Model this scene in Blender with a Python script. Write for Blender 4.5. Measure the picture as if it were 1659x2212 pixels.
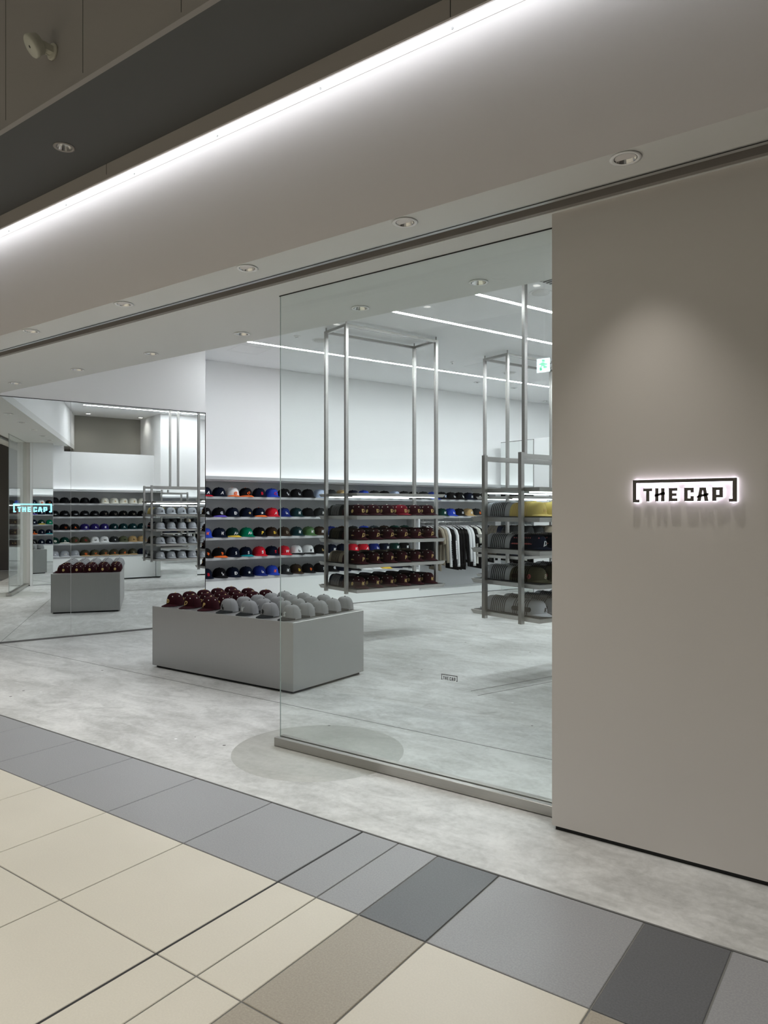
import bpy, bmesh, math, random
from mathutils import Vector, Matrix
random.seed(7)
PI = math.pi
scene = bpy.context.scene
COL = scene.collection
for o in list(bpy.data.objects):
    bpy.data.objects.remove(o, do_unlink=True)

# ------------------------------------------------------------------ camera, world, exposure
EYE = 1.535
cam_data = bpy.data.cameras.new('camera')
cam_data.sensor_fit = 'VERTICAL'
cam_data.sensor_height = 36.0
cam_data.lens = 36.0 * 1570.0 / 2212.0
cam_data.clip_start = 0.05
cam_data.clip_end = 100
cam = bpy.data.objects.new('camera', cam_data)
COL.objects.link(cam)
cam.location = (0, 0, EYE)
cam.rotation_euler = (PI / 2, 0, math.radians(35.6))
scene.camera = cam

world = bpy.data.worlds.new('world')
scene.world = world
world.use_nodes = True
WORLD_COLOR = (0.95, 0.97, 1.0, 1)
WORLD_STRENGTH = 0.095
world.node_tree.nodes['Background'].inputs[0].default_value = WORLD_COLOR
world.node_tree.nodes['Background'].inputs[1].default_value = WORLD_STRENGTH

scene.view_settings.view_transform = 'Standard'
scene.view_settings.look = 'None'
scene.view_settings.exposure = 1.32
scene.view_settings.gamma = 1.0
scene.view_settings.use_curve_mapping = False

# strengths of the place's lamps
E_STRIP = 27.5      # linear lamps in the shop ceiling
E_COVE = 4.1       # strip behind the facade lip
E_LEDGE = 1.9       # strips in the wall ledges
E_RACK = 4.0        # strips under the top rack plates
E_SIGN = 0.62        # halo of the facade sign
P_SOFFIT = 11.0     # facade downlights (W)
P_SOFFIT_IN = 9.0
P_MALL = 88.0      # downlights in the mall ceiling (W)

ANG = math.radians(18.3)
CA, SA = math.cos(ANG), math.sin(ANG)


def P(n, w, z=0.0):
    """Shop frame: n towards the right wall, w deeper into the shop."""
    return Vector((w * SA + n * CA, w * CA - n * SA, z))


def soffit_z(x):
    return 2.98 + 0.0093 * (x + 1.0)


# ------------------------------------------------------------------ materials
def new_mat(name):
    m = bpy.data.materials.new(name)
    m.use_nodes = True
    return m, m.node_tree, m.node_tree.nodes['Principled BSDF']


def c4(c):
    return (c[0], c[1], c[2], 1.0)


def plain(name, col, rough=0.6, metal=0.0, bump=0.0, bscale=200.0, var=0.0, vscale=3.0, spec=0.5):
    m, nt, b = new_mat(name)
    b.inputs['Base Color'].default_value = c4(col)
    b.inputs['Roughness'].default_value = rough
    b.inputs['Metallic'].default_value = metal
    b.inputs['Specular IOR Level'].default_value = spec
    tc = nt.nodes.new('ShaderNodeTexCoord')
    if var > 0:
        n = nt.nodes.new('ShaderNodeTexNoise')
        n.inputs['Scale'].default_value = vscale
        n.inputs['Detail'].default_value = 5
        r = nt.nodes.new('ShaderNodeMixRGB')
        r.inputs[1].default_value = c4([x * (1 - var) for x in col])
        r.inputs[2].default_value = c4([min(1, x * (1 + var)) for x in col])
        nt.links.new(tc.outputs['Object'], n.inputs['Vector'])
        nt.links.new(n.outputs['Fac'], r.inputs[0])
        nt.links.new(r.outputs[0], b.inputs['Base Color'])
    if bump > 0:
        n2 = nt.nodes.new('ShaderNodeTexNoise')
        n2.inputs['Scale'].default_value = bscale
        n2.inputs['Detail'].default_value = 3
        bp = nt.nodes.new('ShaderNodeBump')
        bp.inputs['Strength'].default_value = bump
        bp.inputs['Distance'].default_value = 0.002
        nt.links.new(tc.outputs['Object'], n2.inputs['Vector'])
        nt.links.new(n2.outputs['Fac'], bp.inputs['Height'])
        nt.links.new(bp.outputs[0], b.inputs['Normal'])
    return m


def glow(name, col, strength):
    m, nt, b = new_mat(name)
    b.inputs['Base Color'].default_value = c4(col)
    b.inputs['Emission Color'].default_value = c4(col)
    b.inputs['Emission Strength'].default_value = strength
    return m


def brushed(name, col, rough=0.35, scale=(1, 1, 60), var=0.12):
    m, nt, b = new_mat(name)
    b.inputs['Metallic'].default_value = 1.0
    tc = nt.nodes.new('ShaderNodeTexCoord')
    mp = nt.nodes.new('ShaderNodeMapping')
    mp.inputs['Scale'].default_value = scale
    n = nt.nodes.new('ShaderNodeTexNoise')
    n.inputs['Scale'].default_value = 4
    n.inputs['Detail'].default_value = 4
    mix = nt.nodes.new('ShaderNodeMixRGB')
    mix.inputs[1].default_value = c4([x * (1 - var) for x in col])
    mix.inputs[2].default_value = c4([x * (1 + var) for x in col])
    mr = nt.nodes.new('ShaderNodeMapRange')
    mr.inputs['To Min'].default_value = rough - 0.06
    mr.inputs['To Max'].default_value = rough + 0.06
    nt.links.new(tc.outputs['Object'], mp.inputs['Vector'])
    nt.links.new(mp.outputs[0], n.inputs['Vector'])
    nt.links.new(n.outputs['Fac'], mix.inputs[0])
    nt.links.new(mix.outputs[0], b.inputs['Base Color'])
    nt.links.new(n.outputs['Fac'], mr.inputs['Value'])
    nt.links.new(mr.outputs[0], b.inputs['Roughness'])
    return m


def concrete(name, dark, light, rough=0.42):
    m, nt, b = new_mat(name)
    tc = nt.nodes.new('ShaderNodeTexCoord')

    def noise(scale, detail, dist=0.0, stretch=None):
        n = nt.nodes.new('ShaderNodeTexNoise')
        n.inputs['Scale'].default_value = scale
        n.inputs['Detail'].default_value = detail
        n.inputs['Roughness'].default_value = 0.62
        n.inputs['Distortion'].default_value = dist
        if stretch:
            mp = nt.nodes.new('ShaderNodeMapping')
            mp.inputs['Scale'].default_value = stretch
            mp.inputs['Rotation'].default_value = (0, 0, 0.5)
            nt.links.new(tc.outputs['Object'], mp.inputs['Vector'])
            nt.links.new(mp.outputs[0], n.inputs['Vector'])
        else:
            nt.links.new(tc.outputs['Object'], n.inputs['Vector'])
        return n
    big = noise(0.9, 6, 0.8)
    mid = noise(3.2, 8, 1.2, (0.6, 1.5, 1))
    fine = noise(26, 6, 0.3)
    add = nt.nodes.new('ShaderNodeMath')
    add.operation = 'ADD'
    nt.links.new(big.outputs['Fac'], add.inputs[0])
    nt.links.new(mid.outputs['Fac'], add.inputs[1])
    add2 = nt.nodes.new('ShaderNodeMath')
    add2.operation = 'MULTIPLY_ADD'
    add2.inputs[1].default_value = 0.55
    nt.links.new(fine.outputs['Fac'], add2.inputs[0])
    nt.links.new(add.outputs[0], add2.inputs[2])
    mr = nt.nodes.new('ShaderNodeMapRange')
    mr.inputs['From Min'].default_value = 1.02
    mr.inputs['From Max'].default_value = 1.50
    nt.links.new(add2.outputs[0], mr.inputs['Value'])
    mix = nt.nodes.new('ShaderNodeMixRGB')
    mix.inputs[1].default_value = c4(dark)
    mix.inputs[2].default_value = c4(light)
    nt.links.new(mr.outputs[0], mix.inputs[0])
    # small darker blotches of the old screed
    blot = noise(1.7, 9, 2.0)
    mr2 = nt.nodes.new('ShaderNodeMapRange')
    mr2.inputs['From Min'].default_value = 0.60
    mr2.inputs['From Max'].default_value = 0.72
    nt.links.new(blot.outputs['Fac'], mr2.inputs['Value'])
    mix2 = nt.nodes.new('ShaderNodeMixRGB')
    mix2.inputs[2].default_value = c4([x * 0.80 for x in dark])
    sc = nt.nodes.new('ShaderNodeMath')
    sc.operation = 'MULTIPLY'
    sc.inputs[1].default_value = 0.65
    nt.links.new(mr2.outputs[0], sc.inputs[0])
    nt.links.new(sc.outputs[0], mix2.inputs[0])
    nt.links.new(mix.outputs[0], mix2.inputs[1])
    # scattered pits and pale specks
    vor = nt.nodes.new('ShaderNodeTexVoronoi')
    vor.inputs['Scale'].default_value = 5.5
    nt.links.new(tc.outputs['Object'], vor.inputs['Vector'])
    lt = nt.nodes.new('ShaderNodeMath')
    lt.operation = 'LESS_THAN'
    lt.inputs[1].default_value = 0.035
    nt.links.new(vor.outputs['Distance'], lt.inputs[0])
    mix3 = nt.nodes.new('ShaderNodeMixRGB')
    mix3.inputs[2].default_value = c4([x * 0.62 for x in dark])
    sc2 = nt.nodes.new('ShaderNodeMath')
    sc2.operation = 'MULTIPLY'
    sc2.inputs[1].default_value = 0.45
    nt.links.new(lt.outputs[0], sc2.inputs[0])
    nt.links.new(sc2.outputs[0], mix3.inputs[0])
    nt.links.new(mix2.outputs[0], mix3.inputs[1])
    nt.links.new(mix3.outputs[0], b.inputs['Base Color'])
    b.inputs['Roughness'].default_value = rough
    bp = nt.nodes.new('ShaderNodeBump')
    bp.inputs['Strength'].default_value = 0.08
    bp.inputs['Distance'].default_value = 0.004
    nt.links.new(add2.outputs[0], bp.inputs['Height'])
    nt.links.new(bp.outputs[0], b.inputs['Normal'])
    return m


def stone_tile(name, col, speck=0.10):
    m, nt, b = new_mat(name)
    tc = nt.nodes.new('ShaderNodeTexCoord')
    oi = nt.nodes.new('ShaderNodeObjectInfo')
    add = nt.nodes.new('ShaderNodeVectorMath')
    add.operation = 'ADD'
    nt.links.new(tc.outputs['Object'], add.inputs[0])
    nt.links.new(oi.outputs['Location'], add.inputs[1])
    n1 = nt.nodes.new('ShaderNodeTexNoise')
    n1.inputs['Scale'].default_value = 2.4
    n1.inputs['Detail'].default_value = 6
    n2 = nt.nodes.new('ShaderNodeTexNoise')
    n2.inputs['Scale'].default_value = 150
    n2.inputs['Detail'].default_value = 2
    for n in (n1, n2):
        nt.links.new(add.outputs[0], n.inputs['Vector'])
    m1 = nt.nodes.new('ShaderNodeMixRGB')
    m1.inputs[1].default_value = c4([x * 0.93 for x in col])
    m1.inputs[2].default_value = c4([x * 1.06 for x in col])
    nt.links.new(n1.outputs['Fac'], m1.inputs[0])
    mr = nt.nodes.new('ShaderNodeMapRange')
    mr.inputs['From Min'].default_value = 0.35
    mr.inputs['From Max'].default_value = 0.75
    mr.inputs['To Min'].default_value = 1 - speck
    mr.inputs['To Max'].default_value = 1 + speck
    nt.links.new(n2.outputs['Fac'], mr.inputs['Value'])
    mu = nt.nodes.new('ShaderNodeMixRGB')
    mu.blend_type = 'MULTIPLY'
    mu.inputs[0].default_value = 1
    nt.links.new(m1.outputs[0], mu.inputs[1])
    nt.links.new(mr.outputs[0], mu.inputs[2])
    nt.links.new(mu.outputs[0], b.inputs['Base Color'])
    b.inputs['Roughness'].default_value = 0.38
    return m


def glass_mat(name, tint, refl=1.0):
    m = bpy.data.materials.new(name)
    m.use_nodes = True
    nt = m.node_tree
    nt.nodes.clear()
    out = nt.nodes.new('ShaderNodeOutputMaterial')
    tr = nt.nodes.new('ShaderNodeBsdfTransparent')
    tr.inputs[0].default_value = c4(tint)
    gl = nt.nodes.new('ShaderNodeBsdfGlossy')
    gl.inputs['Roughness'].default_value = 0.0
    gl.inputs['Color'].default_value = (1, 1, 1, 1)
    fr = nt.nodes.new('ShaderNodeLayerWeight')
    fr.inputs['Blend'].default_value = 0.5
    pw = nt.nodes.new('ShaderNodeMath')
    pw.operation = 'POWER'
    pw.inputs[1].default_value = 5.0
    nt.links.new(fr.outputs['Facing'], pw.inputs[0])
    mu = nt.nodes.new('ShaderNodeMath')
    mu.operation = 'MULTIPLY_ADD'
    mu.inputs[1].default_value = 0.9 * refl
    mu.inputs[2].default_value = 0.035 * refl
    mx = nt.nodes.new('ShaderNodeMixShader')
    nt.links.new(pw.outputs[0], mu.inputs[0])
    nt.links.new(mu.outputs[0], mx.inputs[0])
    nt.links.new(tr.outputs[0], mx.inputs[1])
    nt.links.new(gl.outputs[0], mx.inputs[2])
    nt.links.new(mx.outputs[0], out.inputs[0])
    return m


M = {}
M['white'] = plain('white_plaster', (0.82, 0.822, 0.825), 0.75, bump=0.05, bscale=300, var=0.012)
M['soffit'] = plain('soffit_board', (0.68, 0.68, 0.665), 0.8, bump=0.04, bscale=250)
M['greige'] = plain('greige_plaster', (0.66, 0.63, 0.60), 0.75, bump=0.08, bscale=350, var=0.015)
M['fascia'] = plain('fascia_paint', (0.73, 0.695, 0.685), 0.8)
M['taupe'] = plain('taupe_panel', (0.26, 0.238, 0.22), 0.7)
M['lip'] = plain('lip_paint', (0.40, 0.365, 0.33), 0.7)
M['darkceil'] = plain('dark_soffit', (0.075, 0.075, 0.073), 0.75, var=0.03)
M['niche'] = plain('niche_paint', (0.66, 0.67, 0.69), 0.7)
M['panelw'] = plain('lower_panel', (0.78, 0.80, 0.79), 0.35)
M['shelfw'] = plain('shelf_board', (0.44, 0.45, 0.46), 0.45)
M['concrete'] = concrete('polished_concrete', (0.385, 0.388, 0.375), (0.67, 0.675, 0.665))
M['concrete2'] = concrete('darker_screed', (0.335, 0.34, 0.315), (0.47, 0.475, 0.45), 0.35)
M['joint'] = plain('joint_filler', (0.16, 0.16, 0.155), 0.8)
M['grout'] = plain('grout', (0.17, 0.17, 0.16), 0.9)
M['black'] = plain('black_gap', (0.02, 0.02, 0.02), 0.7)
M['beige'] = stone_tile('beige_tile', (0.63, 0.595, 0.51), 0.03)
M['grey'] = stone_tile('grey_tile', (0.295, 0.30, 0.31), 0.10)
M['dark'] = stone_tile('dark_tile', (0.115, 0.12, 0.128), 0.14)
M['brown'] = stone_tile('brown_tile', (0.36, 0.325, 0.265), 0.10)
M['steel'] = brushed('brushed_steel', (0.47, 0.455, 0.43), 0.34)
M['steel_dark'] = brushed('brushed_steel_frame', (0.40, 0.39, 0.375), 0.34)
M['plinth'] = brushed('brushed_plinth', (0.43, 0.43, 0.425), 0.40, (45, 45, 1), 0.05)
M['signface'] = brushed('sign_face_steel', (0.30, 0.285, 0.27), 0.30, (60, 60, 2))
M['alu'] = plain('aluminium', (0.62, 0.63, 0.63), 0.35, 0.8)
M['chrome'] = plain('reflector', (0.75, 0.75, 0.74), 0.18, 1.0)
M['rubber'] = plain('black_mat', (0.03, 0.03, 0.03), 0.7)
M['mirror'] = plain('mirror_silver', (0.86, 0.885, 0.875), 0.0, 1.0)
M['glass'] = glass_mat('clear_glass', (0.960, 0.985, 0.975), 0.9)
M['glassedge'] = plain('glass_edge', (0.42, 0.47, 0.46), 0.2)
M['strip'] = glow('ceiling_strip_light', (0.93, 0.97, 1.0), E_STRIP)
M['cove'] = glow('cove_led', (0.86, 0.93, 1.0), E_COVE)
M['ledge'] = glow('ledge_led', (0.93, 0.97, 1.0), E_LEDGE)
M['rackled'] = glow('rack_led', (0.88, 0.97, 1.0), E_RACK)
M['signglow'] = glow('sign_halo', (0.95, 0.90, 1.0), E_SIGN)
M['signback'] = glow('sign_backlight', (0.95, 0.88, 1.0), 1.3)
M['cyan'] = glow('cyan_neon', (0.30, 0.85, 1.0), 0.46)
M['lampglow'] = glow('downlight_lamp', (1.0, 0.96, 0.90), 3.0)
M['lampdim'] = glow('downlight_lamp_dim', (1.0, 0.96, 0.90), 0.35)
M['exitgreen'] = glow('exit_green', (0.05, 0.75, 0.35), 6.0)
M['exitwhite'] = glow('exit_white', (0.75, 0.95, 1.0), 9.0)
M['offwhite'] = plain('offwhite_plastic', (0.42, 0.41, 0.34), 0.5)
M['lowgrey'] = plain('recess_paint', (0.30, 0.285, 0.255), 0.8)
M['opp'] = plain('opposite_wall', (0.09, 0.082, 0.075), 0.6)
M['decal'] = plain('decal_grey', (0.10, 0.10, 0.10), 0.6)

CLOTH = {}


def cloth(col):
    key = tuple(round(x, 3) for x in col)
    if key not in CLOTH:
        CLOTH[key] = plain('fabric_%02d' % len(CLOTH), key, 0.85, bump=0.12, bscale=900, spec=0.08)
    return CLOTH[key]


# ------------------------------------------------------------------ mesh helpers
class MB:
    def __init__(self):
        self.v, self.f, self.mi, self.sm = [], [], [], []

    def add(self, verts, faces, mi=0, smooth=False):
        o = len(self.v)
        self.v += [tuple(v) for v in verts]
        for f in faces:
            self.f.append([i + o for i in f])
            self.mi.append(mi)
            self.sm.append(smooth)
        return self

    def box(self, x0, x1, y0, y1, z0, z1, mi=0):
        v = [(x0, y0, z0), (x1, y0, z0), (x1, y1, z0), (x0, y1, z0), (x0, y0, z1), (x1, y0, z1), (x1, y1, z1), (x0, y1, z1)]
        return self.add(v, [(0, 3, 2, 1), (4, 5, 6, 7), (0, 1, 5, 4), (1, 2, 6, 5), (2, 3, 7, 6), (3, 0, 4, 7)], mi)

    def cbox(self, x0, x1, y0, y1, z0, z1, c=0.003, mi=0):
        """box with a chamfered top edge (a tile)"""
        v = [(x0, y0, z0), (x1, y0, z0), (x1, y1, z0), (x0, y1, z0),
             (x0, y0, z1 - c), (x1, y0, z1 - c), (x1, y1, z1 - c), (x0, y1, z1 - c),
             (x0 + c, y0 + c, z1), (x1 - c, y0 + c, z1), (x1 - c, y1 - c, z1), (x0 + c, y1 - c, z1)]
        f = [(0, 3, 2, 1), (8, 9, 10, 11)]
        for a in range(4):
            b = (a + 1) % 4
            f += [(a, b, b + 4, a + 4), (a + 4, b + 4, b + 8, a + 8)]
        return self.add(v, f, mi)

    def prism(self, poly, z0, z1, mi=0):
        n = len(poly)
        z0s = z0 if callable(z0) else (lambda x: z0)
        z1s = z1 if callable(z1) else (lambda x: z1)
        v = [(x, y, z0s(x)) for x, y in poly] + [(x, y, z1s(x)) for x, y in poly]
        f = [list(range(n))[::-1], list(range(n, 2 * n))]
        f += [(i, (i + 1) % n, (i + 1) % n + n, i + n) for i in range(n)]
        return self.add(v, f, mi)

    def disc(self, cx, cy, z, r, n=24, mi=0, r2=None):
        v = [(cx + r * math.cos(2 * PI * i / n), cy + (r2 or r) * math.sin(2 * PI * i / n), z) for i in range(n)]
        return self.add(v, [list(range(n))], mi)

    def lathe(self, prof, n=24, mi=0, c=(0, 0, 0), smooth=True, close=False):
        v, f = [], []
        for (r, z) in prof:
            for i in range(n):
                a = 2 * PI * i / n
                v.append((c[0] + r * math.cos(a), c[1] + r * math.sin(a), c[2] + z))
        m = len(prof)
        for j in range(m - 1):
            for i in range(n):
                k = (i + 1) % n
                f.append((j * n + i, j * n + k, (j + 1) * n + k, (j + 1) * n + i))
        if close:
            f.append(list(range(n))[::-1])
            f.append(list(range((m - 1) * n, m * n)))
        return self.add(v, f, mi, smooth)

    def tube(self, pts, rad, n=8, mi=0):
        pts = [Vector(p) for p in pts]
        rads = rad if isinstance(rad, (list, tuple)) else [rad] * len(pts)
        v, f = [], []
        for i, p in enumerate(pts):
            d = (pts[min(i + 1, len(pts) - 1)] - pts[max(i - 1, 0)]).normalized()
            up = Vector((0, 0, 1)) if abs(d.z) < 0.9 else Vector((1, 0, 0))
            a = d.cross(up).normalized()
            b = d.cross(a).normalized()
            for k in range(n):
                t = 2 * PI * k / n
                v.append(p + (a * math.cos(t) + b * math.sin(t)) * rads[i])
        for i in range(len(pts) - 1):
            for k in range(n):
                q = (k + 1) % n
                f.append((i * n + k, i * n + q, (i + 1) * n + q, (i + 1) * n + k))
        f.append(list(range(n))[::-1])
        f.append(list(range((len(pts) - 1) * n, len(pts) * n)))
        return self.add(v, f, mi, True)

    def mesh(self, name, mats):
        me = bpy.data.meshes.new(name)
        me.from_pydata(self.v, [], self.f)
        for m in (mats if isinstance(mats, (list, tuple)) else [mats]):
            me.materials.append(m)
        me.polygons.foreach_set('material_index', self.mi)
        me.polygons.foreach_set('use_smooth', self.sm)
        me.update()
        bm = bmesh.new()
        bm.from_mesh(me)
        bmesh.ops.recalc_face_normals(bm, faces=bm.faces)
        bm.to_mesh(me)
        bm.free()
        return me

    def build(self, name, mats, parent=None, loc=(0, 0, 0), rz=0.0):
        return link(name, self.mesh(name, mats), parent, loc, rz)


def link(name, me, parent=None, loc=(0, 0, 0), rz=0.0, mat=None):
    o = bpy.data.objects.new(name, me)
    COL.objects.link(o)
    o.location = loc
    o.rotation_euler = (0, 0, rz)
    if parent is not None:
        o.parent = parent
    if mat is not None:
        o.material_slots[0].link = 'OBJECT'
        o.material_slots[0].material = mat
    return o


def empty(name, loc=(0, 0, 0), rz=0.0):
    o = bpy.data.objects.new(name, None)
    o.empty_display_size = 0.05
    COL.objects.link(o)
    o.location = loc
    o.rotation_euler = (0, 0, rz)
    return o


def tag(o, label, cat, group=None):
    o['label'] = label
    o['category'] = cat
    if group:
        o['group'] = group
    return o


def struct(o, label=None, cat=None):
    o['kind'] = 'structure'
    if label:
        o['label'] = label
        o['category'] = cat
    return o


def bevel(o, w=0.003, seg=2):
    m = o.modifiers.new('bevel', 'BEVEL')
    m.width = w
    m.segments = seg
    m.limit_method = 'ANGLE'
    return o


SHOP = -ANG      # rotation of everything built in the shop frame (x = n, y = w)

# ------------------------------------------------------------------ floors
XL, XR = -14.0, 3.2
f_mall = struct(MB().box(XL, XR, -6.0, 2.782, -0.06, -0.004).build('floor_mall', M['grout']),
                'mall corridor floor of beige and grey stone tiles', 'floor')
TILES = {}


def tile(x0, x1, y0, y1, mat):
    g = 0.003
    key = (round(x1 - x0, 3), round(y1 - y0, 3), mat)
    if key not in TILES:
        a, b = (x1 - x0) / 2 - g, (y1 - y0) / 2 - g
        TILES[key] = MB().cbox(-a, a, -b, b, -0.012, 0.0, 0.002).mesh('tile', M[mat])
    link('tile', TILES[key], f_mall, ((x0 + x1) / 2, (y0 + y1) / 2, 0))


XC = [-2.113, -1.905, -1.692, -1.39, -0.79, -0.49, 0.11, 0.41]
xs_left = [-2.118 - 0.6 * i for i in range(0, 15)]
rows = [(2.197, 2.778), (1.594, 2.197), (0.992, 1.594), (0.39, 0.992)]
for ri, (y0, y1) in enumerate(rows):
    for i in range(len(xs_left) - 1):
        if ri >= 2 and xs_left[i + 1] > -2.0 - 0.9 * 0 and False:
            continue
        tile(xs_left[i + 1], xs_left[i], y0, y1, 'grey' if ri == 0 else 'beige')
    for i in range(len(XC) - 1):
        narrow_dark = i in (2, 4, 6)
        if ri == 0:
            mt = 'dark' if narrow_dark else 'grey'
        else:
            mt = 'brown' if narrow_dark else 'beige'
        tile(XC[i], XC[i + 1], y0, y1, mt)
rest = MB()
for j in range(10):
    yy = 0.39 - 0.602 * (j + 1)
    for i in range(24):
        xx = XL + 0.6 * i + 0.2
        rest.cbox(xx + 0.003, xx + 0.597, yy + 0.003, yy + 0.599, -0.012, 0.0, 0.002)
ro = rest.build('tiles_behind', M['beige'], f_mall)
ro['kind'] = 'stuff'
for nm, (y0, y1) in (('threshold_trim', (2.778, 2.786)),):
    MB().box(XL, XR, y0, y1, -0.02, 0.001).build(nm, M['joint'], f_mall)

MB().box(-2.1205, -2.1105, 0.39, 2.778, -0.012, -0.0015).build('expansion_joint', M['black'], f_mall)
f_shop = struct(MB().box(XL, 9.0, 2.786, 17.0, -0.08, 0.0).build('floor', M['concrete']),
                'pale polished concrete floor of the cap shop', 'floor')
MB().lathe([(0.0001, 0.0012), (0.548, 0.0012), (0.551, 0.0)], 64).build('screed_patch', M['concrete2'], f_shop, (-3.07, 3.56, 0))
MB().box(-11, -1.45, 4.262, 4.267, 0, 0.0012).build('floor_joint', M['joint'], f_shop)
for (a, b) in (((-3.02, 5.50), (-2.50, 6.9)), ((-2.90, 5.40), (-2.38, 6.8))):
    d = Vector((b[0] - a[0], b[1] - a[1]))
    MB().box(0, d.length, -0.004, 0.004, 0, 0.0012).build('floor_joint', M['joint'], f_shop, (a[0], a[1], 0), math.atan2(d.y, d.x))
rf = random.Random(3)
spk = MB()
for i in range(26):
    x, y = rf.uniform(-8, -1.5), rf.uniform(2.95, 8.0)
    spk.disc(x, y, 0.0009 + 0.00002 * i, rf.uniform(0.006, 0.013), 8, rf.random() < 0.45)
so = spk.build('floor_plugs', [M['joint'], M['white']], f_shop)
so['kind'] = 'stuff'

# ------------------------------------------------------------------ facade: soffit, cove, fascia
SZ = soffit_z


def soffit_slab(name, y0, y1, x0=XL, x1=XR, th=0.10):
    return MB().prism([(x0, y0), (x1, y0), (x1, y1), (x0, y1)], SZ, lambda x: SZ(x) + th).build(name, M['soffit'])


struct(soffit_slab('ceiling_soffit_front', 2.921, 3.165), 'narrow soffit strip with downlights outside the shutter slot', 'soffit')
struct(soffit_slab('ceiling_soffit_inner', 3.315, 4.25), 'low white soffit inside the shutter slot', 'soffit')
MB().prism([(XL, 3.165), (XR, 3.165), (XR, 3.315), (XL, 3.315)], lambda x: SZ(x) + 0.09, lambda x: SZ(x) + 0.12).build('slot_back', M['black'], bpy.data.objects['ceiling_soffit_inner'])
sh = struct(MB().prism([(XL, 3.168), (XR, 3.168), (XR, 3.222), (XL, 3.222)], lambda x: SZ(x) + 0.006, lambda x: SZ(x) + 0.05).build('trim_1', M['alu']),
            'aluminium bottom bar of the roller shutter in its ceiling slot', 'trim')
MB().prism([(XL, 3.19), (XR, 3.19), (XR, 3.194), (XL, 3.194)], lambda x: SZ(x) + 0.004, lambda x: SZ(x) + 0.007).build('groove', M['black'], sh)
struct(MB().prism([(XL, 3.286), (XR, 3.286), (XR, 3.313), (XL, 3.313)], lambda x: SZ(x) + 0.002, lambda x: SZ(x) + 0.06).build('trim_2', M['taupe']),
       'grey guide rail along the inner edge of the shutter slot', 'trim')
# inner bulkhead face
struct(MB().prism([(XL, 4.20), (0.5, 4.20), (0.5, 4.25), (XL, 4.25)], lambda x: SZ(x) + 0.0995, 3.82).build('wall_bulkhead', M['white']),
       'white bulkhead face above the inner edge of the soffit', 'wall')
# washed wall above the facade
TILT = lambda z: (lambda x: z + 0.0093 * (x + 3.5))
struct(MB().prism([(XL, 2.9205), (XR, 2.9205), (XR, 3.0), (XL, 3.0)], lambda x: SZ(x) + 0.0004, TILT(3.90)).build('wall_fascia', M['fascia']),
       'tall fascia band above the shopfront washed by cove light', 'wall')
struct(MB().prism([(XL, 2.78), (XR, 2.78), (XR, 2.792), (XL, 2.792)], TILT(3.70), TILT(3.80)).build('trim_lip', M['lip']),
       'taupe lip hiding the cove light strip', 'trim')
MB().prism([(XL, 2.792), (XR, 2.792), (XR, 2.92), (XL, 2.92)], TILT(3.795), TILT(3.84)).build('cove_top', M['fascia'], bpy.data.objects['trim_lip'])
for x in (-1.63, -4.2, -7.0):
    MB().box(x - 0.002, x + 0.002, 2.7795, 2.781, 3.72, 3.80).build('joint', M['black'], bpy.data.objects['trim_lip'])
cv = MB().prism([(XL, 2.794), (XR, 2.794), (XR, 2.806), (XL, 2.806)], TILT(3.752), TILT(3.772)).build('cove_light_strip', M['cove'])
tag(cv, 'cool white light strip tucked behind the facade lip', 'light strip')
tr3 = struct(MB().prism([(XL, 2.918), (XR, 2.918), (XR, 2.9203), (XL, 2.9203)], TILT(3.735), TILT(3.775)).build('trim_3', M['fascia']),
             'pale metal trim at the top of the washed fascia', 'trim')
screw = MB().lathe([(0.0001, 0), (0.006, 0), (0.005, 0.004), (0.0001, 0.004)], 8).mesh('screw', M['alu'])
for i in range(12):
    x = -0.9 - 0.8 * i
    s = link('screw', screw, tr3, (x, 2.918, 3.755 + 0.0093 * (x + 3.5)))
    s.rotation_euler = (PI / 2, 0, 0)
struct(MB().prism([(XL, 2.20), (XR, 2.20), (XR, 2.781), (XL, 2.781)], TILT(3.795), TILT(3.86)).build('ceiling_dark', M['darkceil']),
       'dark grey recessed ceiling strip above the facade lip', 'ceiling')
sw = struct(MB().prism([(XL, 2.172), (XR, 2.172), (XR, 2.20), (XL, 2.20)], TILT(3.795), 5.4).build('wall_bulkhead_mall', M['taupe']),
            'dim taupe panelled bulkhead high over the corridor', 'wall')
MB().prism([(XL, 2.168), (XR, 2.168), (XR, 2.172), (XL, 2.172)], TILT(3.793), TILT(3.805)).build('edge_trim', M['taupe'], sw)
for x in (-5.84, -5.06, -4.28, -3.49, -2.70, -1.92, -1.14):
    MB().box(x - 0.0015, x + 0.0015, 2.1708, 2.173, 3.83, 5.4).build('panel_joint', M['black'], sw)

# ------------------------------------------------------------------ mall beyond the camera
struct(MB().box(XL, XR, -6.2, 2.2, 5.4, 5.5).build('ceiling', M['soffit']), 'high mall ceiling over the corridor', 'ceiling')
opp = struct(MB().box(XL, XR, -6.2, -6.0, 0, 5.4).build('wall_opposite', M['opp']), 'dark wall across the mall corridor', 'wall')
MB().box(XL, XR, -6.02, -5.99, 2.7, 2.95).build('band', M['lowgrey'], opp)
MB().box(XL, XR, -6.02, -5.99, 1.1, 1.16).build('band', M['lowgrey'], opp)

struct(MB().box(XR, XR + 0.2, -6.2, 3.62, 0, 5.4).build('wall_mall_end', M['opp']), 'dark end wall of the mall corridor', 'wall')

# ------------------------------------------------------------------ right plaster wall of the facade
gw = struct(MB().box(-1.385, XR, 3.33, 3.62, 0.022, 3.02).build('wall_right', M['greige']),
            'plain greige plaster wall carrying the shop sign', 'wall')
MB().box(-1.372, XR, 3.345, 3.61, 0.0, 0.022).build('shadow_gap', M['black'], gw)

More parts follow.
